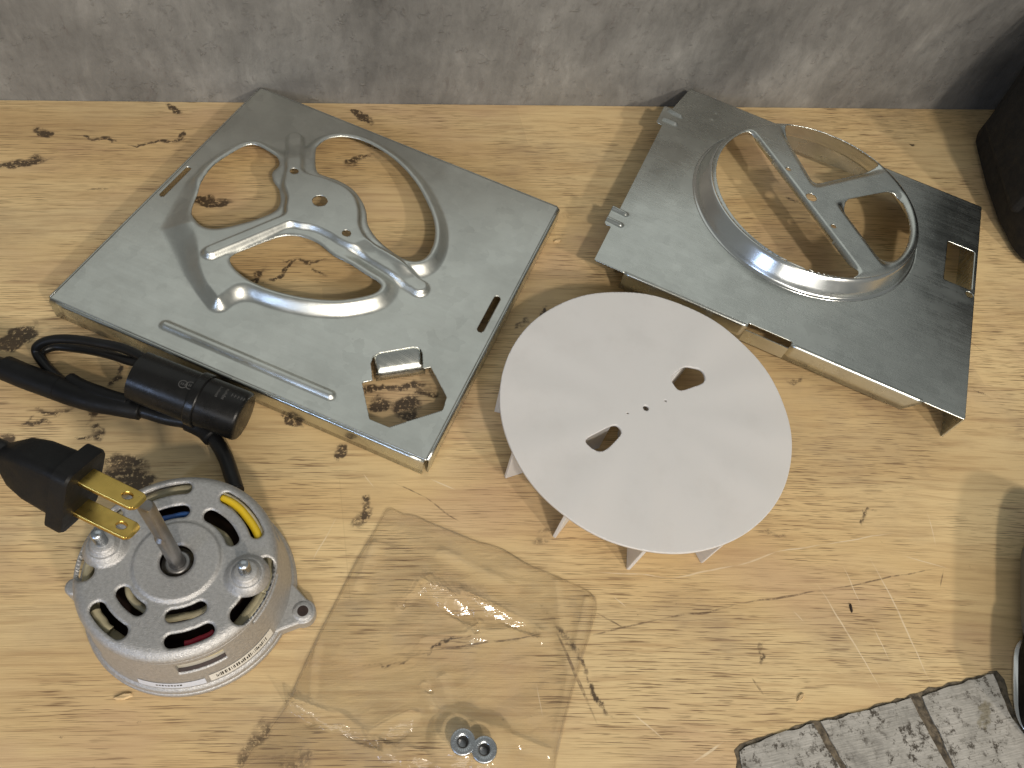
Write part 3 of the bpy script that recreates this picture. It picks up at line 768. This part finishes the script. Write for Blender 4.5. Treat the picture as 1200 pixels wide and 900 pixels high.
mk('winding', *ringtube(22.8, 36.0, 1.7, 0, 360, 0.4), 'cream', mot)
mk('winding', *ringtube(38.3, 39.3, 2.2, 100, 215, 0.3), 'cream', mot)
mk('wire', *ringtube(35.8, 42.2, 2.0, 33, 84, 0.2), 'yellow', mot)
mk('wire', *ringtube(38.0, 42.2, 0.9, 36, 88, 0.1), 'cream', mot)
mk('wire', *ringtube(24.0, 41.6, 1.7, 104, 146, 0.2), 'blue', mot)
mk('wire', *ringtube(35.8, 40.0, 1.3, -60, -40, 0.2), 'red', mot)
mk('wire', *ringtube(37.5, 39.5, 2.2, -130, -112, 0.2), 'cream', mot)
# paper labels wrapped round the wall
def label_patch(name, a0, a1, z0, z1, m, parent):
    V = []; F = []; n = 24
    for i in range(n+1):
        a = a0+(a1-a0)*i/n
        for z in (z0, z1): V.append((*pol(WR(z)+0.2, a), z))
    F = [(2*i, 2*i+2, 2*i+3, 2*i+1) for i in range(n)]
    return mk(name, V, F, m, parent)
lb = label_patch('barcode_label', -53, -12, 10.4, 17.2, 'paper', mot)
VV = []; FF = []; a = -49.5; rnd = random.Random(3)
while a < -17:
    w = rnd.choice((0.28, 0.28, 0.55, 0.8)); o_ = len(VV)
    zt = 15.6 if rnd.random() < 0.75 else 14.4
    for aa, z in ((a, 12.2), (a+w, 12.2), (a+w, zt), (a, zt)): VV.append((*pol(WR(z)+0.3, aa), z))
    FF.append((o_, o_+1, o_+2, o_+3)); a += w+rnd.choice((0.3, 0.45, 0.8))
mk('barcode', VV, FF, 'ink', lb, smooth=False)
lb2 = label_patch('small_label', -92, -55.5, 10.0, 15.5, 'paper_blue', mot)
VV = []; FF = []
for k in range(9):
    o_ = len(VV); a = -82+k*1.6
    for aa, z in ((a, 12.3+0.3*(k % 2)), (a+1.1, 12.3), (a+1.1, 13.5+0.3*(k % 3)), (a, 13.4)): VV.append((*pol(WR(z)+0.3, aa), z))
    FF.append((o_, o_+1, o_+2, o_+3))
mk('print', VV, FF, 'ink', lb2, smooth=False)

# ------------------------------------------------------------------ run capacitor with its two leads, tied to the cable
cA = at(163, 441, 21.5); cB = at(287, 489, 15.5)
cap = thing('capacitor', 'black cylindrical capacitor strapped on top of the cable by a cable tie', 'capacitor', (cA[0], cA[1], 0), 0)
axc = cB-cA; Lc = np.linalg.norm(axc); axc = axc/Lc
upc = np.array([0, 0, 1.])-axc*axc[2]; upc /= np.linalg.norm(upc); sdc = np.cross(upc, axc)
cap0 = np.array([cA[0], cA[1], 0])
def capf(V): return [np.array(q)-cap0 for q in frame_map(V, cA, axc, sdc, upc)]
def lathe_x(prof, seg=56):
    V, F = lathe([(r, x) for x, r in prof], seg); return [(z, x, y) for x, y, z in V], F
RC = 14.2
V, F = lathe_x([(0.0, 0.01), (0.0, 0.2), (1.0, 0.3), (1.0, RC-1.2), (0, RC-1.0), (0, RC), (Lc-2.2, RC), (Lc-1.0, RC-0.35), (Lc-0.25, RC-1.2), (Lc, RC-2.4), (Lc, 0.01)])
body = mk('can', capf(V), F, 'black_plastic', cap, sharp=50)
# faint print: two rows of letters in grey, set on the can
def on_can(x, ang, r=RC+0.06): return (x, r*sin(rad(ang)), r*cos(rad(ang)))
def text_on_can(txt, size, x0, ang0, along, m):
    cu = bpy.data.curves.new('t', 'FONT'); cu.body = txt; cu.size = size; cu.resolution_u = 2
    ob = bpy.data.objects.new('t', cu); COL.objects.link(ob)
    dg = bpy.context.evaluated_depsgraph_get(); me = bpy.data.meshes.new_from_object(ob.evaluated_get(dg))
    V = [tuple(v.co) for v in me.vertices]; F = [tuple(p.vertices) for p in me.polygons]
    bpy.data.objects.remove(ob); bpy.data.curves.remove(cu); bpy.data.meshes.remove(me)
    out = []
    for x, y, z in V:
        if along: u, w = x, y
        else: u, w = -y, x
        out.append(on_can(x0+u, ang0-(w/RC)*180/PI))
    return out, F
marks = []
def mark_rect(x0, x1, a0, a1):
    n = 3; V = []; F = []
    for i in range(n+1):
        a = a0+(a1-a0)*i/n
        V += [on_can(x0, a), on_can(x1, a)]
    for i in range(n): F.append((2*i, 2*i+1, 2*i+3, 2*i+2))
    return V, F
def mark_ring(x, a, r, w):
    V = []; F = []; n = 20
    for k in range(n):
        t = 2*PI*k/n
        for q in (r, r-w): V.append(on_can(x+q*cos(t), a+(q*sin(t)/RC)*180/PI))
    for k in range(n): j = (k+1) % n; F.append((2*k, 2*k+1, 2*j+1, 2*j))
    return V, F
A_ = 8     # angle on the can where the print sits
rnd = random.Random(11)
marks += [mark_ring(27.5, -6, 2.4, 0.5), mark_ring(31.2, -3, 2.4, 0.5)]
for x, a0, a1 in ((26.4, -9, -3), (27.4, -9, -3), (28.4, -8, -4), (30.4, -6, 0), (31.3, -6, 0), (32.2, -5, -1), (34.6, -8, 1)): marks.append(mark_rect(x, x+0.45, a0, a1))
for row, (x, w) in enumerate(((45.0, 1.4), (48.6, 1.9))):
    a = -6.0
    while a < 24:
        da = rnd.uniform(1.6, 3.0); marks.append(mark_rect(x+rnd.uniform(0, 0.4), x+w*rnd.uniform(0.5, 1), a, a+da)); 
        marks.append(mark_rect(x, x+0.35, a, a+da)); a += da+1.1
for x in (52.5, 54.2, 56.0, 57.8, 59.2): marks.append(mark_rect(x, x+0.5, 8, 17)); marks.append(mark_rect(x, x+1.1, 12, 13.6))
V, F = join(*marks); mk('print', capf(V), F, 'grey_ink', body, smooth=False)
# cable tie: band over can and cable, head underneath at the side
xt = 36.0; band = []
ca_c = (xt, 0, -RC-4.6)
for k in range(60):
    t = 2*PI*k/60; y, z = (RC+0.55)*sin(t), (RC+0.55)*cos(t)
    if z < -6: z = z-6.5*sstep(np.array(-z), 6, 14).item(); 
    band.append((y, z))
V = []; F = []
for (y, z) in band:
    l = math.hypot(y, z); ny, nz_ = y/l, z/l
    for dx, dr in ((-2.6, -0.3), (-2.6, 0.45), (-2.0, 0.75), (2.0, 0.75), (2.6, 0.45), (2.6, -0.3)): V.append((xt+dx-0.9, y+ny*dr, z+nz_*dr))
for k in range(60):
    j = (k+1) % 60
    for q in range(6): F.append((k*6+q, k*6+(q+1) % 6, j*6+(q+1) % 6, j*6+q))
tie = mk('cable_tie', capf(V), F, 'black_plastic', cap, sharp=25)
V, F = boxvf(xt-4.6, xt+3.0, RC-3.5, RC+3.6, -RC+0.5, -RC+6.5)
hd = mk('tie_head', capf([(x, y, z) for x, y, z in V]), F, 'black_plastic', tie, smooth=False, bevel=0.8)
# two leads looping out of the open end and back into the cable joint
def P(px, py, z): return at(px, py, z)
def rel(V): return [np.array(q)-cap0 for q in V]
l1 = [P(168,420,27), P(158,414,26), P(140,407,24), P(115,402,22), P(88,398,19), P(62,398,16), P(46,404,12), P(43,413,8), P(52,427,6), P(66,441,6.5), P(84,452,8), P(108,461,8)]
l2 = [P(167,425,25), P(152,423,21), P(130,416,15), P(108,411,9), P(88,408,5.2), P(66,406,3.5), P(52,410,3.2), P(48,418,3), P(57,431,3), P(72,445,4), P(90,457,6), P(112,464,7)]
mk('lead', rel(tube(l1, 2.7, 8, 14)[0]), tube(l1, 2.7, 8, 14)[1], 'black_wire', cap)
mk('lead', rel(tube(l2, 2.6, 8, 14)[0]), tube(l2, 2.6, 8, 14)[1], 'black_wire', cap)
sl = [P(82,445,9), P(95,453,10), P(112,460,10.5), P(130,466,10.5), P(150,471,10)]
slv = mk('heat_shrink_sleeve', rel(tube(sl, lambda t: 4.6-0.5*abs(2*t-1), 8, 18)[0]), tube(sl, lambda t: 4.6, 8, 18)[1], 'black_matte', cap)

# ------------------------------------------------------------------ motor cable, passing under the capacitor
cpts = [P(-60,402,8), P(-20,421,8), P(6,431,7.5), P(30,441,7.2), P(60,451,7), P(95,464,7), P(130,473,6.8), P(165,480,6), P(195,489,5.4), P(220,494,5.2), P(240,503,5.2), P(253,517,5.4), P(264,536,6.2), P(271,556,8), P(277,575,11)]
cb0 = at(95, 464, 0)
cable = thing('motor_cable', 'black cable with heat shrink running under the capacitor to the motor', 'cable', (cb0[0], cb0[1], 0))
def relc(V): return [np.array(q)-np.array([cb0[0], cb0[1], 0]) for q in V]
V, F = tube(cpts, lambda t: 5.0-0.9*min(1, t*1.3), 10, 18); mk('sheath', relc(V), F, 'black_wire', cable)
V, F = tube([P(6,431,7.6), P(30,441,7.4), P(60,452,7.2), P(85,461,7.2)], 7.0, 8, 20); mk('heat_shrink', relc(V), F, 'black_matte', cable)
V, F = tube([P(70,456,8), P(88,463,8.2), P(110,470,8.2), P(135,475,8), P(165,481,7)], lambda t: 6.9-1.4*t, 8, 20); mk('heat_shrink', relc(V), F, 'black_matte', cable)
V, F = tube([P(222,493,6), P(240,502,6), P(250,512,6)], 6.0, 8, 18); mk('heat_shrink', relc(V), F, 'black_matte', cable)

# ------------------------------------------------------------------ power cord with two-prong plug leaning on the shaft
dist = 334.0
p_root = at_dist(98, 577, dist)                       # middle of the face of the plug, between the prongs
_t = np.array([0, 0, 400.])-p_root; _t /= np.linalg.norm(_t); _r2 = CR-_t*np.dot(CR, _t); _r2 /= np.linalg.norm(_r2); _u2 = np.cross(_t, _r2)
def camv(r, u, t): return r*_r2+u*_u2+t*_t
a_ = camv(0.885, -0.47, 0.375); a_ /= np.linalg.norm(a_)
n_ = camv(0.04, 0.68, 0.73); n_ = n_-a_*np.dot(a_, n_); n_ /= np.linalg.norm(n_)
w_ = np.cross(n_, a_)
cord = thing('mains_plug', 'black moulded plug with two brass prongs leaning on the motor shaft', 'plug', (p_root[0], p_root[1], 0))
pc0 = np.array([p_root[0], p_root[1], 0.])
def plugf(V): return [np.array(q)-pc0 for q in frame_map(V, p_root, a_, w_, n_)]
def prong(off):
    X0, X1, Wd, Tk = -2.0, 23.0, 4.25, 0.95
    out = [(X0, -Wd), (X1-2.4, -Wd), (X1-0.7, -Wd*0.80), (X1, -Wd*0.55), (X1, Wd*0.55), (X1-0.7, Wd*0.80), (X1-2.4, Wd), (X0, Wd)]
    keep = lambda X, Y: np.minimum(-sd_poly(X, Y, out), sd_circ(X, Y, (X1-6.2, 0), 2.05))
    def hh(X, Y): return np.full(X.shape, Tk)-1.0*np.clip((X-(X1-1.8))/1.8, 0, 1)**1.5*0.6
    V, F = sheet(X0, X1+0.3, -Wd-0.2, Wd+0.2, 0.45, keep, hh)
    V = [(v[0], v[1], v[2]+off) for v in V]
    o = mk('prong', plugf(V), F, 'brass', cord, solid=1.9); return o
prong(8.4); prong(-8.4)
def rrect(x, hw, hn, r, n=6, cw=0, cn=0):
    out = []
    for (sx, sy, a0) in ((1, 1, 0), (-1, 1, 90), (-1, -1, 180), (1, -1, 270)):
        for k in range(n+1):
            a = rad(a0+90*k/n); out.append((x, cw+sx*(hw-r)+r*cos(a), cn+sy*(hn-r)+r*sin(a)))
    return out
def loft(secs):
    m = len(secs[0]); V = [p for s in secs for p in s]; F = []
    for i in range(len(secs)-1):
        for k in range(m): F.append((i*m+k, i*m+(k+1) % m, (i+1)*m+(k+1) % m, (i+1)*m+k))
    F.append(tuple(range(m))[::-1]); F.append(tuple((len(secs)-1)*m+k for k in range(m)))
    return V, F
V, F = loft([rrect(-33, 4.4, 4.4, 4.0), rrect(-30.5, 5.6, 6.0, 4.0), rrect(-26, 7.0, 9.4, 4.0), rrect(-19, 7.8, 11.4, 3.8), rrect(-7.6, 8.2, 12.4, 3.8), rrect(-7.0, 9.0, 13.2, 3.8),
             rrect(-6.6, 10.8, 15.6, 4.2), rrect(-1.2, 11.0, 15.8, 4.2), rrect(-0.2, 10.5, 15.3, 4.2), rrect(0, 9.6, 14.4, 3.8)])
pb = mk('plug_body', plugf(V), F, 'black_matte', cord, sharp=32)
for k in range(5):
    x0 = -26+k*3.6
    V, F = boxvf(x0, x0+1.5, 7.0, 8.6-0.2*(5-k), -6.5, 6.5); mk('grip_rib', plugf(V), F, 'black_matte', pb, smooth=False, bevel=0.4)
pe = p_root-a_*32
cpt = [pe+a_*3, pe-a_*4, pe-a_*14+np.array([0, 0, -3.]), at_dist(-22, 500, 350), at_dist(-90, 468, 372), at_dist(-190, 440, 420), at(-420, 420, 6), at(-560, 430, 6)]
V, F = tube(cpt, 4.6, 10, 16); mk('cord', [np.array(q)-pc0 for q in V], F, 'black_wire', cord)

# ------------------------------------------------------------------ two flange nuts inside the bag
def nut(px, py, rot):
    c = at(px, py, 5.0)
    label = {0: 'zinc plated serrated flange nut in the bag, touching its twin'}[0]
    t = thing('flange_nut', label, 'nut', (c[0], c[1], 0), rad(rot), 'flange nuts in the clear bag')
    prof = [(2.5, 6.6), (3.1, 7.3), (5.5, 7.4), (5.9, 7.2), (6.15, 6.7), (6.15, 6.2), (5.2, 5.6), (4.4, 5.2)]
    fl = mk('flange', *lathe(prof, 48), 'zinc', t)
    mk('thread', *lathe([(2.6, 7.0), (2.5, 6.6)]+[(2.5-0.35*(k % 2), 6.4-0.5*k) for k in range(12)], 24), 'steel', t)
    hexp = [(5.35*cos(rad(60*k)), 5.35*sin(rad(60*k))) for k in range(6)]
    V, F = prism(hexp, 0.1, 5.6); mk('hex', V, F[2:]+F[:1], 'zinc', t, smooth=False, bevel=0.3)
    V0, F0 = boxvf(3.3, 5.7, -0.16, 0.16, 7.3, 7.62); V0[5] = (5.7, -0.16, 7.45); V0[6] = (5.7, 0.16, 7.45)
    tooth = mk('serration', V0, F0, 'zinc', fl, smooth=False)
    for k in range(24):
        q = tooth if k == 0 else tooth.copy()
        if k: COL.objects.link(q)
        q.rotation_euler = (0, 0, rad(15*k))
nut(542, 870, 10); nut(567, 879, 32)

# ------------------------------------------------------------------ clear plastic bag
bag_px = [(454,596),(472,601),(488,604),(505,612),(530,622),(560,634),(590,643),(622,662),(660,678),(699,700),(694,738),(684,770),(668,826),(655,880),(640,930),(560,955),(420,960),(300,960),(272,930),(290,885),(312,858),(335,826),(350,792),(372,745),(395,700),(418,655),(437,624)]
bagp = [at(x, y, 1.0)[:2] for x, y in bag_px]
bc = at(500, 760, 0)[:2]
bagp = [p-bc for p in bagp]
def bl(px, py, z=1.0): return at(px, py, z)[:2]-bc
CREASE = [((497,690),(562,738),2.6,3.2),((545,702),(634,749),2.2,3.6),((560,736),(553,748),1.6,2.0),((470,716),(505,678),1.4,1.6),((335,824),(400,850),2.0,3.0),((400,850),(452,882),2.2,3.4),
 ((452,882),(500,900),2.2,3.0),((440,866),(486,842),3.0,2.2),((452,858),(480,846),2,2),((498,806),(512,838),1.6,1.8),((500,755),(600,745),1.2,2.2),((655,680),(668,780),1.4,3),((690,705),(660,860),1.4,2.5),
 ((535,840),(520,800),1.6,3),((600,868),(660,890),1.6,2.5),((420,690),(440,640),1.0,3),((480,890),(540,912),2.5,3),((372,748),(366,826),1.0,2),((520,650),(600,690),1.2,4)]
CR_ = [(bl(*a), bl(*b), h, w) for a, b, h, w in CREASE]
nutc = [bl(542, 870, 5), bl(567, 879, 5)]
FACET = [((500,688),(563,736),5.0),((545,702),(636,749),3.2),((448,872),(486,846),4.5),((335,824),(452,884),2.2),((558,746),(562,733),1.8),((470,716),(482,702),1.6),((478,892),(520,906),3.0),((352,848),(372,851),1.5),((500,806),(508,814),1.6)]
FC_ = [(bl(*a), bl(*b), w) for a, b, w in FACET]
def keepBag(X, Y): return -sd_poly(X, Y, bagp)
def heightBag(X, Y):
    e = np.clip(-sd_poly(X, Y, bagp), 0, 100)
    h = 0.9+1.6*sstep(e, 0, 26)*(0.5+0.5*np.sin(X/17+Y/23)*np.cos(Y/19-X/41))
    for a, b, hh, w in CR_: h = h+hh*np.exp(-(np.maximum(sd_cap(X, Y, a, b, 0), 0)/w)**2)*sstep(e, 0, 4)
    for a, b, w in FC_:      # little flat folds standing up towards the wall
        ex, ey = b[0]-a[0], b[1]-a[1]; L = math.hypot(ex, ey); ex, ey = ex/L, ey/L
        if ex < 0: a, ex, ey = b, -ex, -ey
        t = ((X-a[0])*ex+(Y-a[1])*ey)/L; v = -(X-a[0])*ey+(Y-a[1])*ex
        ww = w*np.clip(4*t*(1-t), 0, 1)**0.7
        ins_ = (t > 0) & (t < 1) & (v > -ww) & (v < ww)
        pl = 0.05*(X-a[0])+0.58*(Y-a[1]); lo = pl[ins_].min() if ins_.any() else 0
        h = np.where(ins_, np.maximum(0.6, 0.9+pl-lo-0.30*max(0, (pl[ins_].max()-lo) if ins_.any() else 0)), h)
    dn = np.minimum(sd_circ(X, Y, nutc[0], 6.5), sd_circ(X, Y, nutc[1], 6.5))
    h = np.maximum(h, 8.6-np.maximum(dn, 0)*0.62); h = np.where(dn < 0, np.maximum(h, 8.6), h)
    h = h+0.5*np.sin(X/5.1+1.3*np.sin(Y/9))*np.sin(Y/6.3+X/13)*0.5
    return np.maximum(h, 0.45)
xs_ = [p[0] for p in bagp]; ys_ = [p[1] for p in bagp]
V, F = sheet(min(xs_)-1, max(xs_)+1, min(ys_)-1, max(ys_)+1, 1.0, keepBag, heightBag)
bag = mk('plastic_bag', V, F, 'film'); bag.location = (bc[0]*K, bc[1]*K, 0)
rim_ = [np.array([p[0]*0.995, p[1]*0.995, 0.9]) for p in catmull(bagp, 5, True)]; VV = []; FF = []
for i_, p in enumerate(rim_):
    l_ = np.linalg.norm(p[:2]); VV += [(p[0], p[1], 1.0), (p[0]-p[0]/l_*1.5, p[1]-p[1]/l_*1.5, 2.0)]
FF = [(2*i_, 2*i_+1, (2*i_+3) % (2*len(rim_)), (2*i_+2) % (2*len(rim_))) for i_ in range(len(rim_))]
mk('seam', VV, FF, 'film_edge', bag)
tag(bag, 'clear crumpled plastic bag lying flat with two nuts inside', 'plastic bag')

# ------------------------------------------------------------------ worn grey tape strips stuck on the bench
def ragged(pts, amp, seed, step=4):
    rnd = random.Random(seed); out = []
    for i in range(len(pts)):
        a, b = np.array(pts[i][:2]), np.array(pts[(i+1) % len(pts)][:2]); L = np.linalg.norm(b-a); n = max(1, int(L/step)); e = (b-a)/L
        for k in range(n):
            p = a+e*L*k/n+np.array([-e[1], e[0]])*rnd.uniform(-amp, amp); out.append(p)
    return out
tp = at(1050, 850, 0)[:2]
tape = thing('tape_patch', 'worn dirty grey tape strips stuck side by side on the bench', 'tape', (tp[0], tp[1], 0))
def tpx(pts): return [at(x, y, 0.5)[:2]-tp for x, y in pts]
def tstrip(name, px, seed, z0, z1, m, amp=0.6):
    V, F = prism(ragged(tpx(px), amp, seed), z0, z1); return mk(name, V, F, m, tape, smooth=False)
tstrip('residue', [(861,880),(868,873),(915,858),(960,843),(1010,832),(1060,817),(1082,808),(1120,800),(1168,786),(1176,796),(1190,836),(1215,880),(1260,980),(880,1010)], 5, 0.06, 0.28, 'tape_gum', 0.8)
tstrip('strip', [(866,880),(905,862),(953,848),(962,866),(981,895),(994,915),(1008,985),(890,1000)], 1, 0.3, 0.95, 'tape')
tstrip('strip', [(962,847),(1010,834),(1067,818),(1075,838),(1089,862),(1112,900),(1140,985),(1022,990),(995,905)], 2, 0.3, 1.0, 'tape')
tstrip('strip', [(1080,816),(1120,802),(1163,790),(1172,812),(1185,842),(1205,868),(1235,905),(1270,980),(1160,990),(1115,890)], 3, 0.3, 1.05, 'tape')

# ------------------------------------------------------------------ dark tool bag at the back right and a power tool at the right edge
def blob(name, secs, m, parent=None, n=40, seed=1, amp=1.2):
    """stack of rounded sections (z, cx, cy, hx, hy, power)"""
    V = []; F = []; rnd = random.Random(seed)
    for (z, cx, cy, hx, hy, pw) in secs:
        for k in range(n):
            a = 2*PI*k/n; c, s = cos(a), sin(a)
            x = cx+hx*math.copysign(abs(c)**pw, c); y = cy+hy*math.copysign(abs(s)**pw, s)
            q = mnoise.noise(Vector((x*0.03, y*0.03, z*0.03+seed)))*amp
            V.append((x+q*c*3, y+q*s*3, z+q*0.6))
    for i in range(len(secs)-1):
        for k in range(n): F.append((i*n+k, i*n+(k+1) % n, (i+1)*n+(k+1) % n, (i+1)*n+k))
    F.append(tuple(range(n))[::-1]); F.append(tuple((len(secs)-1)*n+k for k in range(n)))
    return mk(name, V, F, m, parent)
hx_, hy_ = 80, 100
gb = thing('tool_bag', 'black nylon tool bag standing against the wall beside the bracket', 'bag', (654, 380, 0), rad(-20.2))
blob('bag_body', [(0.4, 0, 0, hx_-6, hy_-6, .45), (4, 0, 0, hx_-1, hy_-1, .45), (20, 0, 0, hx_, hy_, .45), (70, 0, 0, hx_+3, hy_+2, .48), (120, 0, 0, hx_+2, hy_, .5), (150, 0, 0, hx_-6, hy_-5, .55), (172, 0, 0, hx_-18, hy_-12, .6), (184, 0, 0, hx_-36, hy_-24, .65), (190, 0, 0, hx_-55, hy_-40, .8)], 'fabric', gb, seed=4, amp=1.6)
for s_ in (-1, 1):
    V, F = tube([(s_*16, -34, 186), (s_*15, -28, 212), (s_*14, 0, 226), (s_*15, 28, 212), (s_*16, 34, 186)], 4.5, 8, 12); mk('handle', V, F, 'fabric', gb)
V, F = tube([(-hx_+2, -hy_+16, 132), (-hx_-2.5, 0, 135), (-hx_+2, hy_-16, 132)], 1.6, 8, 8); mk('zip', V, F, 'rubber', gb)
V, F = boxvf(-hx_-6, -hx_+6, -58, 58, 22, 92); mk('pocket', V, F, 'fabric', gb, smooth=False, bevel=5)

tl = thing('power_tool', 'black and grey power tool with rounded body at the right end of the tape', 'power tool', (416, 37, 0), rad(-33))
blob('body', [(0.3, 0, 0, 30, 62, .45), (3, 0, 0, 34, 67, .45), (12, 0, 0, 36, 69, .45), (24, 0, 0, 36, 69, .45), (33, 0, 0, 34, 67, .5), (40, 0, 0, 28, 60, .55), (43, 0, 0, 18, 48, .6)], 'rubber', tl, seed=2, amp=0.3)
blob('side_panel', [(6, -6, 14, 31.5, 34, .35), (8, -6, 14, 33, 36, .35), (22, -6, 14, 33, 36, .35), (25, -6, 14, 31.5, 34.5, .35)], 'tool_grey', tl, seed=3, amp=0.0)
blob('base_plate', [(0.2, -3, -40, 35, 30, .5), (1.2, -3, -40, 36, 31, .5), (2.4, -3, -40, 36, 31, .5)], 'bright_edge', tl, seed=6, amp=0.0)
blob('battery', [(2.6, -2, -42, 34, 30, .45), (5, -2, -42, 36.5, 32, .45), (28, -2, -42, 36.5, 32, .45), (32, -2, -42, 34, 30, .5)], 'black_matte', tl, seed=8, amp=0.2)

# ------------------------------------------------------------------ loose chips and splinters on the bench
def chip(px, py, L, W, H, rz, m, name, label, cat):
    rnd = random.Random(int(px)); n = 8; top = []; 
    poly = [(L*cos(2*PI*k/n)*rnd.uniform(.75, 1.1), W*sin(2*PI*k/n)*rnd.uniform(.75, 1.1)) for k in range(n)]
    V, F = prism(poly, 0.05, H)
    V = V[:n]+[(x*0.75, y*0.6, z+rnd.uniform(-.2, .3)) for x, y, z in V[n:]]
    o = mk(name, V, F, m, smooth=False, bevel=0.15); c = at(px, py, 0); o.location = (c[0]*K, c[1]*K, 0); o.rotation_euler = (0, 0, rad(rz))
    return tag(o, label, cat)
chip(653, 283, 3.6, 1.5, 1.4, 15, 'chip', 'wood_chip', 'pale wood chip lying beside the right edge of the square plate', 'wood chip')
chip(146, 816, 4.6, 1.5, 1.3, 2, 'chip', 'wood_chip', 'pale oval wood chip lying in front of the motor base', 'wood chip')
chip(938, 817, 3.4, 1.4, 1.2, 30, 'chip', 'wood_chip', 'small pale wood chip lying just beyond the grey tape', 'wood chip')
chip(997, 713, 3.4, 1.0, 1.0, 78, 'char', 'splinter', 'short dark splinter lying on bare wood near the scratches', 'splinter')
chip(143, 427, 3.8, 0.9, 0.8, -30, 'chip', 'wood_splinter', 'pale splinter lying inside the loop of the capacitor leads', 'splinter')
